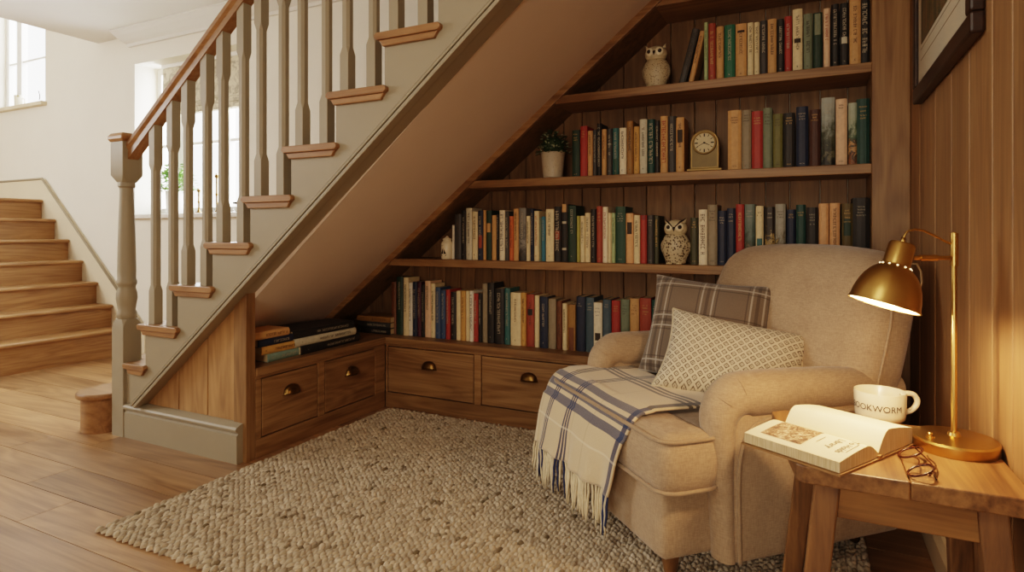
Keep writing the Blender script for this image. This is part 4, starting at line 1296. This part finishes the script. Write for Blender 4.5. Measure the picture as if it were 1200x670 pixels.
for i in range(nf_+1):
    s = i/nf_; p = throw_pt(s, 1.0); ln = .122*random.uniform(.85, 1.1)
    dx, dy = random.uniform(-.012, .012), random.uniform(-.012, .004)
    pts = [p+V((dx*q*q, dy*q, -ln*q)) + V((.002*math.sin(q*9+i), .002*math.cos(q*11+i), 0)) for q in (0, .25, .5, .75, 1)]
    blue = any(abs(s-c) < .035 for c in (.16, .40)) or s > .94
    m.tube([L(q) for q in pts], [.003, .0042, .004, .0036, .0018], 6, mi=1 if (blue and i % 3) else 0)
fr_ = build('fringe', m, FRM, thr, True); 

# ------------------------------------------------------------------ side table
TZ = .55
fl0 = on_z(930, 544, TZ); 
tx0, tx1 = fl0.x, WX-.006
ty0 = fl0.y; ty1 = on_z(1000, 489.5, TZ).y
print('table', tx0, tx1, ty0, ty1)
tb = thing('side_table', 'rustic wooden side table with splayed legs beside the armchair, holding lamp, mug and book', 'table', ((tx0+tx1)/2, (ty0+ty1)/2, 0))
blx = on_z(903, 488, TZ).x
m = MB(); random.seed(8)
midx = on_z(1066, 562, TZ).x
top_l = [(tx0+.004, ty0+.012), (tx0+.018, ty0), (midx-.0003, ty0), (midx-.0003, ty1), (blx+.03, ty1), (blx, ty1-.03)]
top_r = [(midx+.0003, ty0), (tx1-.015, ty0+.002), (tx1, ty0+.02), (tx1, ty1-.02), (tx1-.02, ty1), (midx+.0003, ty1)]
m.prism(top_l, 2, TZ-.034, TZ); m.prism(top_r, 2, TZ-.034, TZ); build('tabletop', m, TABLE_Y, tb, bevel=.003, segs=2)
# legs splay outwards towards the floor
lt = {'fl': (tx0+.06, ty0+.055), 'fr': (tx1-.055, ty0+.055), 'bl': (tx0+.03, ty1-.06), 'br': (tx1-.055, ty1-.06)}
feet = {'fl': (tx0+.005, ty0+.01), 'fr': (tx1-.02, ty0+.0), 'bl': (tx0-.03, ty1-.01), 'br': (tx1-.03, ty1-.0)}
def quadleg(a, b, z0, z1, h0, h1):
    m = MB(); ring = lambda c, z, h: [V((c[0]+dx*h, c[1]+dy*h, z)) for dx, dy in ((-1, -1), (1, -1), (1, 1), (-1, 1))]
    m.loft([ring(b, z0, h0), ring(a, z1, h1)]); return m
for k in lt:
    build('leg', quadleg(lt[k], feet[k], 0, TZ-.034, .021, .023), TABLE_Z, tb, bevel=.004)
def bar(p, q, h, d, nm):
    p, q = V(p), V(q); dr_ = (q-p).normalized(); sd_ = dr_.cross(V((0, 0, 1))).normalized()*d; up = V((0, 0, h))
    m = MB(); m.loft([[c-sd_-up, c+sd_-up, c+sd_+up, c-sd_+up] for c in (p, q)]); build(nm, m, TABLE, tb, bevel=.003)
za_ = TZ-.034-.036
bar((lt['fl'][0], lt['fl'][1]-.006, za_), (lt['fr'][0], lt['fr'][1]-.006, za_), .034, .010, 'apron')
bar((lt['bl'][0], lt['bl'][1], za_), (lt['br'][0], lt['br'][1], za_), .034, .010, 'apron')
bar((lt['fl'][0], lt['fl'][1], za_), (lt['bl'][0], lt['bl'][1], za_), .034, .010, 'apron'); bar((lt['fr'][0], lt['fr'][1], za_), (lt['br'][0], lt['br'][1], za_), .034, .010, 'apron')
def legp(k, z): f = z/(TZ-.034); return (lerp(feet[k][0], lt[k][0], f), lerp(feet[k][1], lt[k][1], f), z)
for a, b in (('fl', 'bl'), ('fr', 'br')): bar(legp(a, .14), legp(b, .14), .018, .012, 'stretcher')
mid = lambda a, b, z: tuple((V(legp(a, z))+V(legp(b, z)))/2)
bar(mid('fl', 'bl', .14), mid('fr', 'br', .14), .016, .012, 'stretcher')

# ------------------------------------------------------------------ lamp
lb = on_z(1118, 514, TZ+.02); lb.z = TZ; lb.x = min(lb.x, WX-.079)
kd = (lb.y)/ray(1118, 514)[1]      # view depth per pixel
pxm = kd/F
RG = V((CS, SN, 0))               # lateral direction of the lamp arm
lamp = thing('desk_lamp', 'lit brass reading lamp with bell shade on the side table against the wall', 'lamp', lb)
br = .077
m = MB(); m.lathe([(br, .0), (br+.001, .002), (br+.001, .020), (br-.002, .024), (.02, .0265), (.012, .028), (.010, .034), (.007, .036)], 48, lb); build('base', m, BRASS, lamp, True, auto=35)
sw = lb-RG*.040+V((-.01, -.01, .0245))*1.0
m = MB(); m.lathe([(.008, 0), (.008, .003), (.005, .004), (.005, .009), (.003, .011)], 14, sw); build('switch', m, BRASS, lamp, True, auto=40)
pt = on_y(1121.5, 272, lb.y)
ph = pt.z-TZ
m = MB(); m.tube([lb+V((0, 0, .025)), lb+V((0, 0, ph-.003)), lb+V((0, 0, ph))], [.0055, .0055, .004], 14); m.tube([lb+V((0, 0, ph-.07)), lb+V((0, 0, ph-.002))], .0075, 14); pole = build('pole', m, BRASS, lamp, True, auto=40)
def lp(u, v, toward=0):  # point on the lamp's lateral plane, nudged towards the viewer
    k = 1-toward; d = ray(u, v); q = V((d[0]*kd, d[1]*kd, 1+d[2]*kd)); return V((d[0]*(kd-toward), d[1]*(kd-toward), 1+d[2]*(kd-toward)))
az = lp(1120, 302).z
m = MB(); m.tube([lp(1120, 302), lp(1095, 302), lp(1070, 302)], .0045, 12); m.tube([lp(1098, 302), lp(1078, 302)], .0065, 12); build('arm', m, BRASS, lamp, True, auto=40)
s0 = lp(1058, 285); s1 = lp(1035.5, 357, .003)
axd = (s1-s0).normalized(); up = -axd
q = V((0, 0, 1)).rotation_difference(up); Ms = Matrix.Translation(s1) @ q.to_matrix().to_4x4()
Hh = (s0-s1).length; Rr = 37.5*pxm
prof = [(Rr, 0), (Rr*.975, .008), (Rr*.95, Hh*.16), (Rr*.88, Hh*.30), (Rr*.77, Hh*.43), (Rr*.63, Hh*.53), (Rr*.48, Hh*.60), (Rr*.40, Hh*.63), (Rr*.385, Hh*.66), (Rr*.375, Hh*.965), (Rr*.33, Hh*1.0), (.004, Hh*1.005)]
m = MB(); m.loft([[Ms @ V((r*math.cos(2*PI*i/40), r*math.sin(2*PI*i/40), z)) for i in range(40)] for r, z in prof], False)
sh = build('lamp_shade', m, [BRASS, ], lamp, True, auto=50)
SHIN = plain('white_shade_lining', '#f3e7cf', .6)
m = MB(); m.loft([[Ms @ V(((r-.0025)*math.cos(2*PI*i/40), (r-.0025)*math.sin(2*PI*i/40), z+.0005)) for i in range(40)] for r, z in prof[:7]], False); build('shade_lining', m, SHIN, sh, True)
m = MB(); m.tube([Ms @ V((Rr*math.cos(2*PI*i/40), Rr*math.sin(2*PI*i/40), 0)) for i in range(40)], .0017, 8, closed=True); build('shade_rim', m, BRASS, sh, True)
BULB = emis('warm_bulb', '#ffd9a0', 25)
m = MB()
for i in range(12):
    a = 2*PI*i/12; c = Ms @ V((Rr*.43*math.cos(a), Rr*.43*math.sin(a), Hh*.622)); m.ball(c, .002, 8)
build('vent_hole', m, emis('vent_hole_glow', '#ffe0ac', 3), sh, True)
m = MB(); m.ball(Ms @ V((0, 0, Hh*.22)), .022, 16, 1, 1, 1.0); m.lathe([(.012, 0), (.012, .04)], 12, M=Ms @ Matrix.Translation(V((0, 0, Hh*.32)))); build('bulb', m, BULB, lamp, True)
cb = [lp(1058, 286), lp(1058.5, 279), lp(1063, 271), lp(1072, 268.5), lp(1082, 270), lp(1095, 276), lp(1108, 283), lp(1118, 287.5)]
m = MB(); m.tube(cb, .0024, 8); m.tube([lp(1057.5, 287), lp(1059, 278)], .0045, 10); build('cable', m, BRASS, lamp, True)
m = MB(); m.tube([lp(1066, 309), lp(1074, 309), lp(1079, 318), lp(1080, 330), lp(1078, 340), lp(1071, 345)], .0022, 8); build('flex', m, plain('beige_flex', '#8f7a5a', .6), lamp, True)
# lamp light, inside the shade
ld = bpy.data.lights.new('lamp_light', 'POINT'); ld.energy = 11; ld.color = (1.0, .60, .31); ld.shadow_soft_size = .03
lo = bpy.data.objects.new('lamp_light', ld); COL.objects.link(lo); lo.location = Ms @ V((0, 0, Hh*.02))

# ------------------------------------------------------------------ mug
mp = on_z(1031, 489, TZ); mk = mp.y/ray(1031, 489)[1]/F
mr = 27.0*mk; mh = 1+(HY-457)*mk-TZ
print('mug r', mr, 'h', mh, mp)
mg = thing('mug', 'cream ceramic mug lettered BOOKWORM standing behind the open book on the table', 'mug', mp)
m = MB(); m.lathe([(mr*.88, 0), (mr*.94, .003), (mr*.965, .014), (mr, mh-.003), (mr*.985, mh), (mr*.94, mh-.002), (mr*.9, .012), (mr*.85, .006), (.001, .006)], 40, mp); build('mug_body', m, CERAMIC, mg, True, auto=55)
hd = V((CS, SN, 0)).normalized()
pts = [mp+hd*(mr*.93)+V((0, 0, mh*.80)), mp+hd*(mr*1.15)+V((0, 0, mh*.88)), mp+hd*(mr*1.45)+V((0, 0, mh*.84)), mp+hd*(mr*1.62)+V((0, 0, mh*.64)), mp+hd*(mr*1.56)+V((0, 0, mh*.42)), mp+hd*(mr*1.3)+V((0, 0, mh*.24)), mp+hd*(mr*.93)+V((0, 0, mh*.17))]
m = MB(); m.tube(smooth_path(pts), .0065, 10); build('handle', m, CERAMIC, mg, True)
def text_mesh(body, size):
    cu_ = bpy.data.curves.new('lettering', 'FONT'); cu_.body = body; cu_.size = size; cu_.align_x = 'CENTER'; cu_.offset = 0; cu_.resolution_u = 3
    o = bpy.data.objects.new('tmp', cu_); COL.objects.link(o); dg = bpy.context.evaluated_depsgraph_get(); me = bpy.data.meshes.new_from_object(o.evaluated_get(dg))
    bm = bmesh.new(); bm.from_mesh(me); bmesh.ops.triangulate(bm, faces=bm.faces[:]); bmesh.ops.subdivide_edges(bm, edges=bm.edges[:], cuts=3, use_grid_fill=True); bm.to_mesh(me); bm.free()
    vs = [v.co.copy() for v in me.vertices]; fs = [tuple(p.vertices) for p in me.polygons]
    bpy.data.objects.remove(o); bpy.data.meshes.remove(me); bpy.data.curves.remove(cu_); return vs, fs
vs, fs_t = text_mesh('BOOKWORM', .0205)
a0 = math.atan2(-mp.y, -mp.x)-.20     # angle on the mug that faces the camera
m = MB(); rr = mr*.985+.0008; zt0 = mh*.40
m.add([mp+V((rr*math.cos(a0+v.x/rr), rr*math.sin(a0+v.x/rr), zt0+v.y)) for v in vs], fs_t); build('lettering', m, INK, mg)

# ------------------------------------------------------------------ open book
bz = TZ+.001
gA, gB = on_z(923.5, 488, bz+.022), on_z(1027, 526, bz+.022)
gdir = (gB-gA); gdir.z = 0; BL = gdir.length; gdir.normalize()
nA = on_z(881, 514, bz+.012); nB = on_z(993, 549, bz+.012)
pdir = V((gdir.y, -gdir.x, 0))
if (nA-gA).dot(pdir) < 0: pdir = -pdir
PW = ((nA-gA).dot(pdir)+(nB-gB).dot(pdir))/2
PW = max(.11, min(.16, PW))
gm = (gA+gB)/2; gm.z = bz
print('open book', BL, PW, gm, 'gdir', gdir)
BL, PW = .202, .145
ga_ = math.radians(-30); gdir = V((math.cos(ga_), math.sin(ga_), 0)); pdir = V((gdir.y, -gdir.x, 0)); gm = V((.034, 1.446, bz))
Mb = Matrix((gdir, pdir, V((0, 0, 1)))).transposed().to_4x4(); Mb = Matrix.Translation(gm) @ Mb
if Mb.determinant() < 0: pass
ob = thing('open_book', 'open hardback book with an engraving and title page lying on the side table', 'book', gm)
def obx(x, y, z): return Mb @ V((x, y, z))
PAPER = plain('cream_paper', '#eadfbf', .85, var=.02); CLOTHB = plain('tan_book_cloth', '#8d6a42', .7)
def page_side(sgn, nm):
    # cross-section in (y,z): near side (sgn=1) lower and flatter, far side curls up
    h0, hmid, h1 = (.030, .034, .024) if sgn > 0 else (.030, .052, .036)
    n = 14; top = []
    for i in range(n+1):
        t = i/n; y = sgn*PW*t
        hump = math.sin(min(1, t*2.2)*PI*.5) if t < .45 else 1
        z = lerp(.012, hmid, math.sin(min(1, t/.30)*PI/2)) if t < .30 else lerp(hmid, h1, ((t-.30)/.70)**1.4)
        top.append((y, z))
    return top
for sgn, nm in ((1, 'near'), (-1, 'far')):
    top = page_side(sgn, nm); prof = [(0, .0045)]+top+[(sgn*PW*1.0, .0045)]
    m = MB(); m.loft([[obx(x, y, z) for y, z in prof] for x in (-BL/2, BL/2)]); build('page_block', m, [PAGES], ob)
    m = MB(); m.loft([[obx(x, y, z+.0006) for y, z in top] for x in (-BL/2+.0005, BL/2-.0005)], False, False); build('page', m, PAPER, ob, True)
m = MB()
for sgn in (1, -1):
    y0, y1 = sorted((sgn*.004, sgn*(PW+.006))); vs_ = [(x, y, z) for z in (.0, .0035) for x, y in ((-BL/2-.004, y0), (BL/2+.004, y0), (BL/2+.004, y1), (-BL/2-.004, y1))]
    m.add([obx(*v) for v in vs_], [(3, 2, 1, 0), (4, 5, 6, 7), (0, 1, 5, 4), (1, 2, 6, 5), (2, 3, 7, 6), (3, 0, 4, 7)])
vs_ = [(x, y, z) for z in (.0, .009) for x, y in ((-BL/2-.004, -.006), (BL/2+.004, -.006), (BL/2+.004, .006), (-BL/2-.004, .006))]
m.add([obx(*v) for v in vs_], [(3, 2, 1, 0), (4, 5, 6, 7), (0, 1, 5, 4), (1, 2, 6, 5), (2, 3, 7, 6), (3, 0, 4, 7)])
build('cover', m, CLOTHB, ob)
topn = page_side(1, '')
def pz(y):
    for (a, za), (b, zb_) in zip(topn, topn[1:]):
        if a <= y <= b: return lerp(za, zb_, (y-a)/(b-a))+.0012
    return topn[-1][1]+.0012
def engr():
    k = NT('sepia_engraving'); o = k.coords(); n = k.noise(o, 55, 7, .7, 1.2); f2 = k.noise(k.mapping(o, (1, 3, 1)), 300, 2)
    f = k.math('ADD', k.math('MULTIPLY', n, .75), k.math('MULTIPLY', f2, .25)); return k.done(k.ramp(f, [(.38, hx('#33221a')), (.5, hx('#8d6f54')), (.6, hx('#d6c2a2'))]), .9)
ia, ib, ja, jb = -BL*.38, BL*.06, PW*.24, PW*.86
m = MB(); n = 8
m.loft([[obx(x, lerp(ja, jb, i/n), pz(lerp(ja, jb, i/n))) for i in range(n+1)] for x in (ia, ib)], False, False); build('engraving', m, engr(), ob)
# title, set to be read from the gutter end: rotated with its top towards +x
m = MB()
for body, size, xo in (('To Holds', .019, BL*.36), ('Library', .019, BL*.25)):
    vs, fs_t = text_mesh(body, size)
    # text right -> -pdir or +pdir so that it is upside-down for the camera
    m.add([obx(xo-v.y*-1-.0, PW*.52-v.x*-1*1.0, pz(PW*.52+v.x)+.0004) for v in vs], fs_t)
for x_, wl in ((BL*.44, .05), (BL*.13, .035)): 
    m.add([obx(x_+dx, PW*.52+dy, pz(PW*.52+dy)+.0004) for dx, dy in ((0, -wl/2), (.0012, -wl/2), (.0012, wl/2), (0, wl/2))], [(0, 1, 2, 3)])
build('title_print', m, plain('grey_print', '#4d3c2c', .9), ob)

# ------------------------------------------------------------------ spectacles
g1 = on_z(1067, 530, TZ+.012); g2 = on_z(1079, 550, TZ+.014)
gx = (g2-g1); gx.z = 0; gsp = gx.length; gx.normalize()
eg = thing('spectacles', 'round tortoiseshell spectacles lying folded on the table in front of the lamp', 'glasses', (g1+g2)/2-V((0, 0, .012)))
TORT = plain('tortoiseshell', '#3d1d10', .25, var=.4, scale=120)
fy = V((-gx.y, gx.x, 0)); 
if fy.y < 0: fy = -fy
lup = (V((0, 0, 1))*.42+fy*.9).normalized()
lr = .0235; sp_ = max(gsp/2, .0285)
cc = (g1+g2)/2; cc.z = TZ+.0125
m = MB()
for sx in (-1, 1):
    c = cc+gx*sx*sp_
    m.tube([c+gx*lr*math.cos(2*PI*i/28)+lup*lr*math.sin(2*PI*i/28)*.95 for i in range(28)],   .0021, 8, closed=True)
m.tube(smooth_path([cc-gx*(sp_-lr), cc+lup*.006, cc+gx*(sp_-lr)], 5), .0015, 8)
build('frame', m, TORT, eg, True)
for sx in (-1, 1):
    c = cc+gx*sx*sp_; nrm = gx.cross(lup)
    m = MB(); m.loft([[c+gx*lr*.97*math.cos(2*PI*i/24)+lup*lr*.92*math.sin(2*PI*i/24)+nrm*o_ for i in range(24)] for o_ in (-.0006, .0006)]); build('lens', m, GLASS, eg)
    h0 = cc+gx*sx*(sp_+lr)+lup*.006; e1 = cc-gx*sx*sp_*.9+fy*(.030 if sx > 0 else .022)+V((0, 0, -.006 if sx > 0 else -.009)); 
    m = MB(); m.tube(smooth_path([h0, h0+fy*.006, lerp(h0, e1, .6)+fy*.012, e1-V((0, 0, .0)), e1-gx*sx*.016-V((0, 0, .0))], 5), .0016, 8); build('temple', m, TORT, eg, True)

# ------------------------------------------------------------------ things on the window sills
p = on_y(205, 252, WY+.09); p.z = w2s+.001
t = thing('potted_plant', 'leafy light green plant in a white pot on the window sill behind the balusters', 'plant', p)
kk = p.y/ray(205, 250)[1]/F
m = MB(); ph_ = 27*kk; m.lathe([(.055, 0), (.062, .004), (.068, ph_), (.06, ph_), (.056, ph_-.02), (.002, ph_-.02)], 24, p); build('pot', m, WINFRAME, t, True, auto=50)
m = MB(); random.seed(12); foliage(m, p+V((0, 0, ph_)), 260, .17, .24, .05, .036, 0, 1, .5); build('foliage', m, [LEAFL, plain('mid_green_leaf', '#4d7a35', .5, var=.3)], t)
m = MB()
for i in range(10): m.tube([p+V((0, 0, ph_-.02)), p+V((.09*math.cos(i*2.1), .09*math.sin(i*2.1), ph_+.14))], .0025, 5)
build('stem', m, LEAFL, t)
for (u, vb, vt), lab in (((233, 250, 222), 'shorter brass candlestick on the window sill beside the white plant pot'), ((254, 250, 205), 'taller slim brass candlestick on the window sill right of the shorter one')):
    p = on_y(u, vb, WY+.09); p.z = w2s+.001; kk = p.y/ray(u, vb)[1]/F; H = (vb-vt)*kk
    t = thing('candlestick', lab, 'candlestick', p, group='candlesticks on the sill')
    m = MB(); m.lathe([(.032, 0), (.034, .006), (.012, .016), (.007, .03), (.007, H*.45), (.013, H*.48), (.007, H*.52), (.007, H*.9), (.014, H*.93), (.017, H*.96), (.012, H)], 18, p); build('stick', m, BRASSD, t, True)
    m = MB(); m.lathe([(.009, H-.004), (.009, H+.01), (.002, H+.013)], 12, p); build('candle', m, CERAMIC, t, True)
p = on_y(278, 250, WY+.08); p.z = w2s+.001
t = thing('glass_jar', 'small clear glass jar on the window sill at the right behind the balusters', 'jar', p)
m = MB(); m.lathe([(.03, 0), (.034, .004), (.034, .05), (.028, .06), (.028, .065), (.025, .065), (.025, .058), (.031, .048), (.031, .006), (.001, .005)], 18, p); build('body', m, GLASS, t, True)
m = MB(); m.lathe([(.030, .065), (.031, .068), (.031, .078), (.028, .08)], 18, p); build('lid', m, DARKMETAL, t, True)
p = on_y(22, 124, WY+.06); p.z = w1s+.001; kk = p.y/ray(22, 124)[1]/F
t = thing('cup', 'small patterned cup on the sill of the high stair window', 'cup', p)
r_ = 4.6*kk; H = 15*kk
m = MB(); m.lathe([(r_*.8, 0), (r_*.9, .004), (r_, H), (r_*.92, H), (r_*.82, .01), (.001, .008)], 20, p); build('cup_body', m, speckle('patterned_cup', '#e8e2cf', '#a0966a', 28, .5), t, True, auto=50)
m = MB(); hd = V((CS, SN, 0)); m.tube(smooth_path([p+hd*r_*.9+V((0, 0, H*.8)), p+hd*r_*1.5+V((0, 0, H*.7)), p+hd*r_*1.45+V((0, 0, H*.35)), p+hd*r_*.85+V((0, 0, H*.25))], 4), .005, 8); build('handle', m, CERAMIC, t, True)
# roman blind
def toile():
    k = NT('toile_blind_fabric'); o = k.coords(); n = k.noise(o, 11, 6, .65, 1.6); n2 = k.noise(o, 40, 4, .6, .5)
    f = k.math('ADD', k.math('MULTIPLY', n, .7), k.math('MULTIPLY', n2, .3))
    return k.done(k.ramp(f, [(.38, hx('#8d8674')), (.47, hx('#b9b09a')), (.54, hx('#d8cfb8'))]), .9)
rb = thing('roman_blind', 'pale floral roman blind folded up at the top of the window behind the stairs', 'blind', ((w2l+w2r)/2, WY+.13, w2h))
zb_ = on_y(250, 130, WY+.13).z
m = MB(); prof = [(WY+.13, w2h-.001), (WY+.125, zb_+.10), (WY+.10, zb_+.085), (WY+.10, zb_+.05), (WY+.125, zb_+.06), (WY+.095, zb_+.045), (WY+.095, zb_), (WY+.115, zb_-.008), (WY+.14, zb_+.01), (WY+.14, w2h-.001)]
xl_ = on_y(191, 100, WY+.13).x
m.prism(prof, 0, xl_, w2r-.02); build('fabric', m, toile(), rb, bevel=.006)
m = MB(); m.box(xl_, w2r-.02, WY+.115, WY+.17, w2h-.03, w2h-.0005); build('headrail', m, WINFRAME, rb)

# ------------------------------------------------------------------ camera, lights, world
cd = bpy.data.cameras.new('camera'); cam = bpy.data.objects.new('camera', cd); COL.objects.link(cam)
cam.location = (0, 0, 1.0); cam.rotation_euler = (PI/2, 0, YAW)
cd.sensor_fit = 'HORIZONTAL'; cd.sensor_width = 36; cd.lens = F/1200*36; cd.shift_y = -(335-HY)/1200; cd.clip_start = .02
sc.camera = cam
w = bpy.data.worlds.new('world'); sc.world = w; w.use_nodes = True
bg = w.node_tree.nodes['Background']; bg.inputs[0].default_value = (1, .985, .96, 1); bg.inputs[1].default_value = 5
def area(name, loc, target, sx, sy, e, col):
    d = bpy.data.lights.new(name, 'AREA'); d.shape = 'RECTANGLE'; d.size = sx; d.size_y = sy; d.energy = e; d.color = col
    o = bpy.data.objects.new(name, d); COL.objects.link(o); o.location = loc
    o.rotation_euler = (V(target)-V(loc)).to_track_quat('-Z', 'Y').to_euler(); return o
area('daylight_window', ((w2l+w2r)/2, WY+.55, (w2s+w2h)/2+.1), ((w2l+w2r)/2, 0, .6), 2.4, 2.2, 380, (1, .985, .97))
area('daylight_stair_window', ((w1l+w1r)/2, WY+.55, (w1s+w1h)/2+.1), ((w1l+w1r)/2+.3, 0, .8), 2.2, 2.0, 240, (1, .985, .97))
area('left_room_fill', (-6.6, -.4, 2.3), (-3.4, 1.9, .1), 1.6, 1.6, 95, (1, .965, .92))  # added fill light high on the left, no window stands here
area('overhead_fill', (-.9, -.5, 2.45), (-1.2, 2.2, .5), 1.0, 1.0, 16, (1, .87, .70))  # added warm fill from overhead, not an actual fitting
area('nook_fill', (-.1, -1.6, 1.1), (-1.0, 2.6, 1.1), .7, .7, 25, (1, .82, .64))  # unseen warm fill behind the camera, added to brighten soffit and books

sc.view_settings.view_transform = 'Filmic'
sc.view_settings.look = 'Medium High Contrast'
sc.view_settings.exposure = 0.08
sc.cycles.use_denoising = True
sc.cycles.max_bounces = 8; sc.cycles.diffuse_bounces = 5; sc.cycles.transparent_max_bounces = 12
sc.cycles.sample_clamp_indirect = 6.0; sc.cycles.caustics_reflective = False; sc.cycles.caustics_refractive = False
